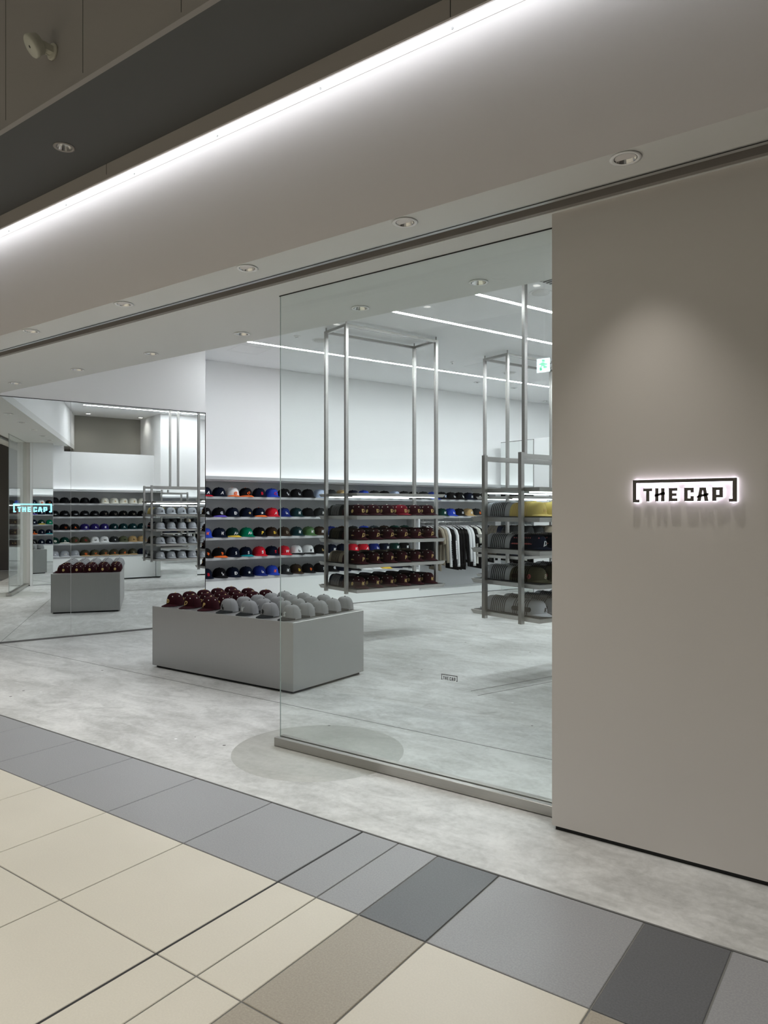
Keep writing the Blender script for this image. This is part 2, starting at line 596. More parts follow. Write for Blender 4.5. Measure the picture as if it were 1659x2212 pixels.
# ------------------------------------------------------------------ glass screen
gs = tag(empty('glass_screen', (-2.37, 3.50, 0)), 'frameless glass screen on a steel channel beside the greige wall', 'glass screen')
MB().prism([(-0.975, -0.004), (0.983, -0.004), (0.983, 0.004), (-0.975, 0.004)], 0.045, lambda x: SZ(x - 2.37) - 0.001).build('pane', M['glass'], gs)
MB().prism([(-0.9765, -0.004), (-0.9755, -0.004), (-0.9755, 0.004), (-0.9765, 0.004)], 0.045, lambda x: SZ(x - 2.37) - 0.001).build('pane_edge', M['glassedge'], gs)
ch = MB()
ch.box(-0.99, 0.984, -0.045, -0.010, 0.004, 0.058)
ch.box(-0.99, 0.984, 0.010, 0.045, 0.004, 0.058)
ch.box(-0.99, 0.984, -0.010, 0.010, 0.004, 0.050)
bevel(ch.build('base_channel', M['steel'], gs), 0.0015, 1)
MB().box(-0.975, 0.983, -0.0095, -0.0065, 0.050, 0.056).build('gasket', M['black'], gs)
MB().prism([(-0.975, -0.013), (0.983, -0.013), (0.983, -0.007), (-0.975, -0.007)], lambda x: SZ(x - 2.37) - 0.006, lambda x: SZ(x - 2.37) - 0.0005).build('top_seal', M['black'], gs)

# ------------------------------------------------------------------ the lettering THE CAP
LET = {
    'T': [[(0, 138), (125, 138), (125, 175), (0, 175)], [(42, 0), (85, 0), (85, 138), (42, 138)]],
    'H': [[(8, 0), (52, 0), (52, 175), (8, 175)], [(90, 0), (136, 0), (136, 175), (90, 175)], [(0, 62), (52, 72), (52, 104), (0, 92)], [(52, 72), (90, 84), (90, 118), (52, 104)], [(90, 84), (142, 90), (142, 122), (90, 118)]],
    'E': [[(0, 0), (46, 0), (46, 175), (0, 175)], [(46, 0), (115, 0), (115, 38), (46, 38)], [(46, 70), (104, 70), (104, 106), (46, 106)], [(46, 138), (115, 138), (115, 175), (46, 175)]],
    'C': [[(0, 0), (46, 0), (46, 175), (0, 175)], [(46, 0), (127, 0), (127, 36), (46, 36)], [(46, 140), (127, 140), (127, 175), (46, 175)], [(84, 36), (127, 36), (127, 66), (84, 66)], [(84, 112), (127, 112), (127, 140), (84, 140)]],
    'A': [[(2, 0), (50, 0), (72, 138), (30, 138)], [(100, 0), (150, 0), (122, 138), (80, 138)], [(30, 138), (122, 138), (116, 175), (36, 175)], [(0, 40), (36, 50), (42, 86), (0, 62)], [(42, 52), (108, 62), (104, 94), (50, 84)], [(108, 62), (150, 74), (150, 104), (104, 94)]],
    'P': [[(0, 0), (52, 0), (52, 175), (0, 175)], [(52, 138), (136, 138), (136, 175), (52, 175)], [(92, 44), (136, 44), (136, 138), (92, 138)], [(52, 44), (92, 44), (92, 78), (52, 78)]],
}
WORD = [('T', 150), ('H', 313), ('E', 510), ('C', 720), ('A', 890), ('P', 1090)]
FRAME = [[(0, 0), (46, 0), (46, 303), (0, 303)], [(46, 262), (1350, 262), (1350, 303), (46, 303)], [(1350, 0), (1403, 0), (1403, 303), (1350, 303)],
         [(46, 0), (92, 0), (92, 38), (46, 38)], [(1304, 0), (1350, 0), (1350, 38), (1304, 38)]]


def letter_parts(parent, sx, sz, layers, lift=12):
    """layers: list of (part suffix, material, y0, y1, grow)"""
    def solid(polys, ox, oz, y0, y1, g):
        mb = MB()
        for poly in polys:
            cx = sum(p[0] for p in poly) / len(poly)
            cz = sum(p[1] for p in poly) / len(poly)
            q = [((px + ox + math.copysign(g, px - cx)) * sx, (pz + oz + math.copysign(g, pz - cz)) * sz) for px, pz in poly]
            n = len(q)
            v = [(a, y0, b) for a, b in q] + [(a, y1, b) for a, b in q]
            f = [list(range(n)), list(range(n, 2 * n))[::-1]] + [(i, (i + 1) % n, (i + 1) % n + n, i + n) for i in range(n)]
            mb.add(v, f)
        return mb
    base = layers[0]
    for ch_, ox in WORD:
        o = solid(LET[ch_], ox, lift, base[2], base[3], base[4]).build('letter_' + ch_.lower(), base[1], parent)
        for nm, mt, y0, y1, g in layers[1:]:
            solid(LET[ch_], ox, lift, y0, y1, g).build(nm, mt, o)
    o = solid(FRAME, 0, 0, base[2], base[3], base[4]).build('bracket_frame', base[1], parent)
    for nm, mt, y0, y1, g in layers[1:]:
        solid(FRAME, 0, 0, y0, y1, g).build(nm, mt, o)


sg = tag(empty('shop_sign', (-0.991, 3.33, 1.578)), 'halo-lit steel THE CAP sign on the greige wall', 'sign')
letter_parts(sg, 0.426 / 1403, 0.0995 / 303, [('face', M['signface'], -0.026, -0.022, 1.0), ('halo', M['signglow'], -0.022, -0.007, 1.5), ('backlight', M['signback'], -0.0065, -0.001, -4.0)])
ms = tag(empty('neon_sign', P(-9.4745, 1.514, 1.533), PI / 2 - ANG), 'glowing cyan THE CAP sign on the tall mirror', 'sign')
letter_parts(ms, 0.421 / 1403, 0.101 / 303, [('tube', M['cyan'], -0.004, -0.001, 2)])
dc = tag(empty('window_decal', (-2.107, 3.4955, 0.598)), 'small dark THE CAP decal low on the glass screen', 'decal')
letter_parts(dc, 0.103 / 1403, 0.032 / 303, [('print', M['decal'], -0.0006, 0.0, 0)])

# ------------------------------------------------------------------ shop shell (shop frame: x = n, y = w)
N_M, N_S, N_U, N_B, N_R, N_C = -9.475, -10.15, -10.30, -10.50, -2.07, -2.40
W_END = 10.234
CEIL = 3.80
struct(MB().prism([tuple(P(-10.8, 0.9)[:2]), tuple(P(-10.8, 14.2)[:2]), tuple(P(-1.9, 14.2)[:2]), (1.75, 4.2), (-10.2, 4.2)], CEIL, 3.9).build('ceiling_shop', M['white']),
       'white shop ceiling with recessed light lines', 'ceiling')
struct(MB().box(-10.7, N_M - 0.002, 0.25, 3.885, 0.0, 3.81).build('wall_mirror', M['white'], None, (0, 0, 0), SHOP),
       'white wall above the tall mirror', 'wall')
mr = struct(empty('mirror_wall_panels'), 'tall wall mirror of two panels on the left shop wall', 'mirror')
mr.rotation_euler = (0, 0, SHOP)
MB().box(N_M - 0.0015, N_M, 0.27, 2.1495, 0.02, 2.886).build('mirror_panel', M['mirror'], mr)
MB().box(N_M - 0.0015, N_M, 2.1525, 3.880, 0.02, 2.886).build('mirror_panel', M['mirror'], mr)
MB().box(N_M - 0.0018, N_M + 0.003, 0.27, 3.885, 2.886, 2.894).build('mirror_edge', M['black'], mr)
MB().box(N_M - 0.0018, N_M + 0.003, 3.880, 3.888, 0.0, 2.894).build('mirror_edge', M['black'], mr)
MB().box(N_M - 0.0018, N_M + 0.004, 0.27, 3.885, 0.0, 0.02).build('mirror_edge', M['joint'], mr)

lw = MB()
lw.box(-10.7, N_S, 3.88, 8.20, 0.012, 0.51)           # lower panel
lw.box(-10.7, N_S, 8.20, W_END, 0.012, 0.13)
lw.box(-10.7, N_B, 3.88, W_END, 0.0, 3.81, 1)        # back of the niche
lw.box(-10.7, N_U, 3.88, 14.0, 2.00, 3.81, 2)        # upper wall
lw.box(-10.7, N_S, 8.17, 8.20, 0.13, 1.42, 1)        # upright between shelves and hanging space
lw.box(-10.7, N_U, W_END, 14.0, 0, 2.0, 2)
lws = struct(lw.build('wall_left', [M['panelw'], M['niche'], M['white']], None, (0, 0, 0), SHOP),
             'long left shop wall with a recessed niche of cap shelves', 'wall')
MB().box(-10.6, N_S - 0.012, 3.88, W_END, 0.0, 0.012).build('shadow_gap', M['joint'], lws)
SHELF_L = [1.765, 1.460, 1.155, 0.855, 0.550]
for i, z in enumerate(SHELF_L):
    w1 = W_END if i < 2 else 8.17
    bevel(MB().box(N_B, N_S, 3.89, w1, z - 0.038, z).build('shelf', M['shelfw'], lws), 0.002, 1)
MB().box(N_S - 0.012, N_S, 3.89, W_END, 2.018, 2.068).box(N_B, N_S - 0.012, 3.89, W_END, 2.018, 2.03).build('light_ledge', M['shelfw'], lws)
ll = MB().box(N_S - 0.07, N_S - 0.045, 3.92, W_END - 0.02, 2.0305, 2.040).build('ledge_light_strip', M['ledge'], None, (0, 0, 0), SHOP)
tag(ll, 'light strip glowing along the ledge of the long left wall', 'light strip')

ew = struct(MB().box(N_S, N_R, W_END, W_END + 0.25, 0.0, 2.90).build('wall_end', M['white'], None, (0, 0, 0), SHOP),
            'white low partition at the far end of the shop', 'wall')
struct(MB().box(-10.8, -1.9, 14.0, 14.2, 0, 3.81).build('wall_far', M['white'], None, (0, 0, 0), SHOP), 'far white wall above the end partition', 'wall')
MB().box(N_S + 0.01, -9.30, W_END - 0.012, W_END - 0.001, 0.02, 2.886).build('mirror_panel', M['mirror'], ew)
MB().box(N_S + 0.01, -9.292, W_END - 0.013, W_END - 0.0005, 2.886, 2.893).build('mirror_edge', M['black'], ew)
MB().box(-9.30, -9.296, W_END - 0.013, W_END - 0.0005, 0.0, 2.886).build('mirror_edge', M['joint'], ew)

# right wall, seen in the mirror
rw = MB()
WR0 = 3.40
rw.box(N_R, -1.9, WR0, 5.70, 0.03, 0.515)
rw.box(N_R + 0.35, -1.6, WR0, 12.0, 0.0, 2.05, 1)
rw.box(N_R + 0.12, -1.6, WR0, 5.70, 2.0, 2.865, 2)
rw.box(N_R + 0.12, -1.6, WR0, 3.72, 2.865, 3.81, 2)
rw.box(N_R + 0.12, -0.6, 5.70, 14.2, 2.0, 3.81, 2)
rw.box(N_R, -1.9, 6.59, 12.0, 0.03, 0.515)
rws = struct(rw.build('wall_right_shop', [M['panelw'], M['niche'], M['white']], None, (0, 0, 0), SHOP),
             'right shop wall with cap shelves, facing the tall mirror', 'wall')
rc = MB()
rc.box(-0.95, -0.8, 3.5, 5.9, 2.7, 3.81)
rc.box(N_R + 0.13, -0.8, 3.5, 5.9, 2.80, 2.8655)
rc.box(N_R + 0.13, -0.8, 3.55, 3.7205, 2.86, 3.81)
rc.build('upper_recess', M['lowgrey'], rws)
SHELF_R = [1.725, 1.435, 1.140, 0.850, 0.555]
for z in SHELF_R:
    MB().box(N_R, N_R + 0.35, WR0 + 0.005, 5.70, z - 0.038, z).build('shelf', M['shelfw'], rws)
    MB().box(N_R, N_R + 0.35, 6.59, 10.2, z - 0.038, z).build('shelf', M['shelfw'], rws)
for a, b in ((WR0 + 0.005, 5.70), (6.59, 10.2)):
    MB().box(N_R, N_R + 0.012, a, b, 1.985, 2.035).box(N_R + 0.012, N_R + 0.35, a, b, 1.985, 1.997).build('light_ledge', M['shelfw'], rws)
for k, (a, b) in enumerate(((WR0 + 0.02, 5.68), (6.61, 10.18))):
    s = MB().box(N_R + 0.045, N_R + 0.07, a, b, 1.998, 2.008).build('ledge_light_strip', M['ledge'], None, (0, 0, 0), SHOP)
    tag(s, ['light strip on the right wall ledge between entrance and mirrored column', 'light strip on the right wall ledge beyond the mirrored column'][k], 'light strip')
cl = struct(MB().box(N_C, -1.7, 5.70, 6.59, 2.05, 3.81).box(N_C + 0.004, -1.7, 5.704, 6.586, 0.0, 2.05, 1).build('wall_column', [M['white'], M['mirror']], None, (0, 0, 0), SHOP),
            'white column with mirrored lower half on the right wall', 'column')
pn = struct(MB().box(-2.45, -2.0, 2.95, 3.395, 0.0, 3.0).build('wall_nib', M['white'], None, (0, 0, 0), SHOP),
            'short wall nib behind the greige wall with mirror', 'wall')
MB().box(-2.462, -2.451, 3.00, 3.39, 0.02, 2.02).build('mirror_panel', M['mirror'], pn)
MB().box(-2.463, -2.451, 3.00, 3.39, 2.02, 2.028).build('mirror_edge', M['black'], pn)
# ------------------------------------------------------------------ ceiling lights and fittings
for k, (n, w0, w1) in enumerate(((-8.86, 3.95, 12.6), (-6.56, 4.25, 12.6), (-5.53, 4.4, 12.6), (-2.82, 3.92, 9.6))):
    nm = ['nearest the long left wall', 'second from the long left wall', 'above the right hanging rack', 'near the right shop wall'][k]
    t = tag(empty('linear_light', P(n, w0, CEIL), SHOP), 'slim recessed linear ceiling light ' + nm, 'ceiling light', 'linear ceiling lights')
    MB().box(-0.027, 0.027, 0, w1 - w0, -0.0035, -0.0005).build('diffuser', M['strip'], t)
    MB().box(-0.034, -0.027, -0.005, w1 - w0 + 0.005, -0.004, 0).box(0.027, 0.034, -0.005, w1 - w0 + 0.005, -0.004, 0).build('housing', M['white'], t)

RING = MB().lathe([(0.045, 0.0), (0.062, -0.001), (0.064, -0.004), (0.052, -0.006), (0.046, -0.003)], 28).mesh('trim_ring', M['white'])
REFL = MB()
for i in range(28):
    a0, a1 = 2 * PI * i / 28, 2 * PI * (i + 1) / 28
    REFL.add([(0.046 * math.cos(a0), 0.046 * math.sin(a0), -0.003), (0.046 * math.cos(a1), 0.046 * math.sin(a1), -0.003),
              (0.025 * math.cos(a1), 0.025 * math.sin(a1), 0.045), (0.025 * math.cos(a0), 0.025 * math.sin(a0), 0.045)], [(0, 1, 2, 3)])
REFL = REFL.mesh('reflector', M['chrome'])
CAN = MB().lathe([(0.044, -0.0025), (0.047, -0.0025), (0.047, 0.06), (0.0001, 0.06)], 20).mesh('housing', M['black'])
LAMP = MB().lathe([(0.0001, 0.044), (0.0245, 0.044)], 20).mesh('lamp', M['lampdim'])
LAMPOFF = MB().lathe([(0.0001, 0.044), (0.0245, 0.044)], 20).mesh('lamp', M['offwhite'])
LAMPB = MB().lathe([(0.0001, 0.0), (0.04, 0.0)], 20).mesh('lamp', M['lampglow'])


def downlight(x, y, z, label, power=0, spread=110, blend=0.9, lamp=LAMP, col=(1.0, 0.95, 0.88), group=None, sc=1.0):
    t = tag(empty('downlight', (x, y, z)), label, 'downlight', group)
    t.scale = (sc, sc, sc)
    link('trim_ring', RING, t)
    link('reflector', REFL, t, (0, 0, -0.001))
    link('housing', CAN, t)
    link('lamp', lamp if power or lamp is LAMPB else LAMPOFF, t, (0, 0, -0.002 if lamp is LAMPB else -0.001))
    if power:
        ld = bpy.data.lights.new('downlight_beam', 'SPOT')
        ld.energy = power
        ld.color = col
        ld.spot_size = math.radians(spread)
        ld.spot_blend = blend
        ld.shadow_soft_size = 0.03
        lo = bpy.data.objects.new('downlight_beam', ld)
        COL.objects.link(lo)
        lo.parent = t
        lo.location = (0, 0, -0.02)
    return t


# cut-outs are read as shallow cones just under the boards
ORD = ['first', 'second', 'third', 'fourth', 'fifth', 'sixth', 'seventh', 'eighth', 'ninth', 'tenth', 'eleventh', 'twelfth', 'thirteenth', 'fourteenth',
       'fifteenth', 'sixteenth', 'seventeenth', 'eighteenth', 'nineteenth', 'twentieth', 'twenty-first', 'twenty-second', 'twenty-third', 'twenty-fourth',
       'twenty-fifth', 'twenty-sixth', 'twenty-seventh', 'twenty-eighth', 'twenty-ninth', 'thirtieth']
FRONT_X = (-0.925, -2.01, -3.12, -4.31, -5.50, -6.70, -7.90)
INNER_X = (-2.16, -3.09, -4.27, -5.42, -6.57, -7.75)
SHOP_DL = ((-9.3, 8.79), (-9.32, 9.73), (-10.05, 11.4))
for i, x in enumerate(FRONT_X):
    downlight(x, 2.985, SZ(x) - 0.001, 'recessed downlight outside the shutter slot, %s from the greige wall side' % ORD[i], P_SOFFIT, 74, 1.0, group='downlights outside the shutter slot')
for i, x in enumerate(INNER_X):
    downlight(x, 4.03, SZ(x) - 0.001, 'recessed downlight inside the shutter slot, %s from the greige wall side' % ORD[i], P_SOFFIT_IN, 90, 0.8, col=(0.95, 0.98, 1.0), group='downlights inside the shutter slot')
dk = downlight(-4.22, 2.50, 3.79, 'unlit downlight in the dark ceiling strip', 0)
for ch_ in dk.children:
    if ch_.name.startswith('trim_ring'):
        ch_.material_slots[0].link = 'OBJECT'
        ch_.material_slots[0].material = M['taupe']  # white ring recoloured taupe; the dimness of this strip is put into its colour
k = 0
for xx in (-9.5, -7.3, -5.1, -2.9, -0.7, 1.5):
    for yy in (0.55, -2.2, -4.6):
        downlight(xx, yy, 5.399, 'mall ceiling downlight over the corridor', P_MALL, 84, 0.6, LAMPB, (1.0, 0.96, 0.90), 'mall ceiling downlights', 1.6)
for i, (n, w) in enumerate(SHOP_DL):
    p = P(n, w, CEIL - 0.001)
    downlight(p.x, p.y, p.z, 'small shop ceiling downlight over the far cap shelves, %s from the entrance' % ORD[i], 0)
for i, (w, n) in enumerate(((4.35, -1.45), (5.55, -1.45))):
    p = P(n, w, 3.795)
    downlight(p.x, p.y, p.z, 'lit downlight in the upper recess, %s the column' % ('away from' if i == 0 else 'beside'), 3, 130, 0.9, LAMPB, (1, 0.97, 0.9), sc=1.2)


def round_vent(n, w, r, label):
    t = tag(empty('ceiling_vent', P(n, w, CEIL)), label, 'vent')
    MB().lathe([(r * 0.80, -0.004), (r, -0.006), (r * 1.02, -0.001)], 32).build('rim', M['white'], t)
    MB().lathe([(0.0001, -0.012), (r * 0.78, -0.012), (r * 0.80, -0.003)], 32).build('disc', M['soffit'], t)


round_vent(-8.236, 4.974, 0.115, 'round ceiling vent above the left hanging rack')
round_vent(-5.109, 5.727, 0.115, 'round ceiling vent above the right hanging rack')
round_vent(-8.346, 8.605, 0.115, 'round ceiling vent above the far hanging rack')
t = tag(empty('smoke_detector', P(-8.21, 4.60, CEIL)), 'small round sensor on the ceiling near the left light line', 'detector')
MB().lathe([(0.0001, -0.018), (0.03, -0.018), (0.045, -0.006), (0.047, 0.0)], 20).build('body', M['white'], t)
for dx in (-0.018, 0, 0.018):
    MB().lathe([(0.0001, -0.0195), (0.006, -0.0195), (0.006, -0.017)], 8).build('lens', M['black'], t, (dx, 0, 0))
t = tag(empty('sprinkler', P(-8.26, 7.30, CEIL)), 'tiny ceiling sprinkler head between the light lines', 'sprinkler')
MB().lathe([(0.0001, -0.03), (0.012, -0.03), (0.012, -0.026), (0.005, -0.024), (0.005, -0.006), (0.03, -0.004), (0.03, 0.0)], 14).build('head', M['chrome'], t)
t = tag(empty('ceiling_grille', P(-4.75, 5.55, CEIL), SHOP), 'dark rectangular air grille in the shop ceiling', 'grille')
MB().box(-0.12, 0.35, -0.16, 0.16, -0.005, -0.0005).build('frame', M['alu'], t)
for i in range(6):
    MB().box(-0.10, 0.33, -0.13 + 0.047 * i, -0.11 + 0.047 * i, -0.009, -0.005).build('slat', M['joint'], t)
for (n, w) in ((-9.3, 4.45), (-8.2, 7.9)):
    hp = MB()
    for (a, b, c_, d) in ((-0.225, 0.225, -0.225, -0.222), (-0.225, 0.225, 0.222, 0.225), (-0.225, -0.222, -0.225, 0.225), (0.222, 0.225, -0.225, 0.225)):
        hp.box(a, b, c_, d, -0.001, 0)
    hp.build('access_hatch', M['soffit'], bpy.data.objects['ceiling_shop'], P(n, w, CEIL), SHOP)

# real cut-outs for the recessed downlights
def cut_holes(oname, spots, r=0.047):
    ob = bpy.data.objects[oname]
    mb = MB()
    for (x, y, z) in spots:
        mb.lathe([(r, -0.05), (r, 0.07)], 24, 0, (x, y, z), False, True)
    cut = mb.build('cutter', M['black'])
    md = ob.modifiers.new('holes', 'BOOLEAN')
    md.operation = 'DIFFERENCE'
    md.object = cut
    md.solver = 'EXACT'
    dg = bpy.context.evaluated_depsgraph_get()
    me = bpy.data.meshes.new_from_object(ob.evaluated_get(dg))
    ob.modifiers.clear()
    old = ob.data
    ob.data = me
    bpy.data.meshes.remove(old)
    bpy.data.objects.remove(cut, do_unlink=True)


cut_holes('ceiling_soffit_front', [(x, 2.985, SZ(x)) for x in FRONT_X])
cut_holes('ceiling_soffit_inner', [(x, 4.03, SZ(x)) for x in INNER_X])
cut_holes('ceiling_dark', [(-4.22, 2.50, 3.79)])
cut_holes('ceiling_shop', [tuple(P(n, w, CEIL)) for n, w in SHOP_DL])

# siren on the mall bulkhead
t = tag(empty('alarm_speaker', (-3.77, 2.172, 4.04)), 'cream alarm speaker high on the taupe bulkhead', 'speaker')
t.scale = (0.8, 0.8, 0.8)
o = MB().lathe([(0.0001, 0), (0.055, 0), (0.055, 0.014), (0.05, 0.018), (0.0001, 0.018)], 24).build('wall_plate', M['offwhite'], t)
o.rotation_euler = (PI / 2, 0, 0)
MB().box(-0.02, 0.02, -0.075, -0.018, -0.02, 0.02).box(-0.032, -0.022, -0.09, -0.018, -0.022, 0.022).box(0.022, 0.032, -0.09, -0.018, -0.022, 0.022).build('bracket', M['offwhite'], t)
o = MB().lathe([(0.0001, -0.040), (0.060, -0.040), (0.066, -0.034), (0.066, -0.006), (0.071, 0.0), (0.073, 0.026), (0.066, 0.034), (0.018, 0.036), (0.0001, 0.036)], 28).build('horn', M['offwhite'], t, (-0.015, -0.125, -0.01))
o.rotation_euler = Vector((-0.30, -0.80, -0.62)).to_track_quat('Z', 'Y').to_euler()
oo = MB().lathe([(0.0001, 0.037), (0.009, 0.037), (0.009, 0.036)], 12).build('port', M['black'], o)

# exit sign in the mall, mirrored in the glass screen
t = tag(empty('exit_sign', (-3.85, -2.0, 3.46)), 'green running figure exit sign hanging in the mall corridor', 'sign')
MB().box(-0.10, 0.10, -0.03, 0.03, -0.10, 0.10).build('housing', M['white'], t)
MB().box(-0.09, 0.09, 0.03, 0.032, -0.09, 0.09).build('panel', M['exitwhite'], t)
fg = MB()
for a, b, c_, d in ((-0.02, 0.02, 0.045, 0.075), (-0.03, 0.02, -0.01, 0.04), (-0.06, -0.03, 0.01, 0.03), (0.02, 0.055, 0.0, 0.02), (-0.05, -0.02, -0.07, -0.01), (0.0, 0.05, -0.04, -0.01)):
    fg.box(a, b, 0.032, 0.034, c_, d)
fg.build('figure', M['exitgreen'], t)
MB().box(-0.008, 0.008, -0.008, 0.008, 0.10, 1.94).build('hanger_rod', M['alu'], t)

# ------------------------------------------------------------------ caps
A_, B_, H_ = 0.108, 0.083, 0.124


def cexp(a):
    # steep front panels, gently falling back
    return 0.60 - 0.17 * math.cos(a) - 0.03 * math.cos(2 * a)


def crown_r(z, a=PI / 2):
    s = min(max((z - 0.004) / (H_ - 0.004), 0.0), 1.0) ** (1 / 0.92)
    return max(1 - s * s, 1e-6) ** (cexp(a) / 2)


def crown_mesh(seg=24, rings=7, name='crown'):
    v, f = [], []
    for j in range(rings):
        th = (PI / 2) * (j / rings) ** 0.9
        z = math.sin(th) ** 0.92
        for i in range(seg):
            a = 2 * PI * i / seg
            r = math.cos(th) ** cexp(a)
            v.append((A_ * r * math.cos(a), B_ * r * math.sin(a), 0.004 + (H_ - 0.004) * z))
    v.append((0, 0, H_))
    for j in range(rings - 1):
        for i in range(seg):
            k = (i + 1) % seg
            f.append((j * seg + i, j * seg + k, (j + 1) * seg + k, (j + 1) * seg + i))
    top = len(v) - 1
    for i in range(seg):
        f.append(((rings - 1) * seg + i, (rings - 1) * seg + (i + 1) % seg, top))
    f.append(list(range(seg))[::-1])
    return MB().add(v, f[:-1], 0, True).add([v[i] for i in range(seg)], [list(range(seg))[::-1]], 0, False).mesh(name, M['black'])


def brim_mesh(curve=0.0):
    v, f = [], []
    n = 12
    for side in (0, 1):
        for i in range(n + 1):
            a = math.radians(-72 + 144 * i / n)
            x0, y0 = A_ * 0.93 * math.cos(a), B_ * 0.97 * math.sin(a)
            ext = 0.076 * math.cos(a * 1.22) ** 0.6 if abs(a * 1.22) < PI / 2 else 0.0
            x1, y1 = A_ * math.cos(a) + ext, B_ * math.sin(a) * 1.04
            zz = 0.012 - side * 0.0045
            dip = -0.004 * (y1 / B_) ** 2 - curve * (y1 / B_) ** 2
            v.append((x0, y0, zz + 0.012 * math.cos(a)))
            v.append((x1, y1, max(zz - 0.0065 + dip, 0.0005 + (1 - side) * 0.004)))
    m = 2 * (n + 1)
    for i in range(n):
        f.append((2 * i, 2 * i + 1, 2 * i + 3, 2 * i + 2))
        f.append((m + 2 * i + 2, m + 2 * i + 3, m + 2 * i + 1, m + 2 * i))
        f.append((2 * i + 1, m + 2 * i + 1, m + 2 * i + 3, 2 * i + 3))
    return MB().add(v, f, 0, False).mesh('brim', M['black'])


def on_front(y, z, off=0.0):
    a = 0.0
    for _ in range(12):
        a = math.asin(max(-0.97, min(0.97, y / (B_ * crown_r(z, a)))))
    return Vector((A_ * crown_r(z, a) * math.cos(a) + off + 0.0006, y, z))


def on_side(x, z, sgn, off=0.0):
    a = PI / 2
    for _ in range(12):
        a = math.acos(max(-0.97, min(0.97, x / (A_ * crown_r(z, a)))))
    return Vector((x, sgn * (B_ * crown_r(z, a) * math.sin(a) + off + 0.0004), z))


CROWN = crown_mesh()
BRIM = brim_mesh()
BUTTON = MB().lathe([(0.009, H_ - 0.002), (0.0085, H_ + 0.003), (0.004, H_ + 0.006), (0.0001, H_ + 0.0065)], 8).mesh('button', M['black'])
ey = MB()
for a in (35, 90, 145, -35, -90, -145):
    ar = math.radians(a)
    r = crown_r(0.096, ar)
    c = Vector((A_ * r * math.cos(ar), B_ * r * math.sin(ar), 0.096))
    nrm = Vector((math.cos(ar) / A_, math.sin(ar) / B_, 9.0)).normalized()
    tx = nrm.cross(Vector((0, 0, 1))).normalized()
    ty = nrm.cross(tx)
    c = c + nrm * 0.0022
    v = [c + (tx * math.cos(2 * PI * k / 6) + ty * math.sin(2 * PI * k / 6)) * 0.0058 for k in range(6)]
    v2 = [p - nrm * 0.003 for p in v]
    ey.add(v + v2, [list(range(6))] + [(k, (k + 1) % 6, (k + 1) % 6 + 6, k + 6) for k in range(6)])
EYELETS = ey.mesh('eyelets', M['black'])
sm_ = MB()
for a in (0, 60, 120, 180, 240, 300):
    ar = math.radians(a)
    da = 0.011
    rows_ = []
    for j in range(8):
        z = 0.006 + (H_ - 0.008) * math.sin(PI / 2 * j / 7)
        r = crown_r(z, ar)
        w_ = da / max(r, 0.12)
        rows_.append([((A_ * r + 0.0007) * math.cos(ar + q), (B_ * r + 0.0007) * math.sin(ar + q), z + 0.0006) for q in (-w_, w_)])
    v = [p for rw_ in rows_ for p in rw_]
    sm_.add(v, [(2 * j, 2 * j + 1, 2 * j + 3, 2 * j + 2) for j in range(7)], 0, True)
SEAMS = sm_.mesh('seams', M['black'])
# rim of the open back of a nested cap, showing as a dark arc
bd = MB()
xs_ = (0.0045, -0.0045)
nr = 9
for sgn in (1, -1):
    pass
pts = []
for xq in xs_:
    zmax = H_ * 0.97
    row = []
    zs = []
    lo, hi = 0.004, zmax
    for _ in range(30):
        mid = (lo + hi) / 2
        if A_ * crown_r(mid) > abs(xq) * 1.001:
            lo = mid
        else:
            hi = mid
    ztop = lo
    for i in range(nr + 1):
        z = 0.004 + (ztop - 0.004) * math.sin(PI / 2 * i / nr)
        y = B_ * math.sqrt(max(crown_r(z) ** 2 - (xq / A_) ** 2, 0))
        row.append((y + 0.0018, z + 0.0018 * i / nr))
    pts.append([(xq, y, z) for y, z in row] + [(xq, -y, z) for y, z in row[::-1]])
L_ = len(pts[0])
BANDR = MB().add(pts[0] + pts[1], [(i, i + 1, L_ + i + 1, L_ + i) for i in range(L_ - 1)], 0, True).mesh('back_rim', M['black'])

FONT = {}


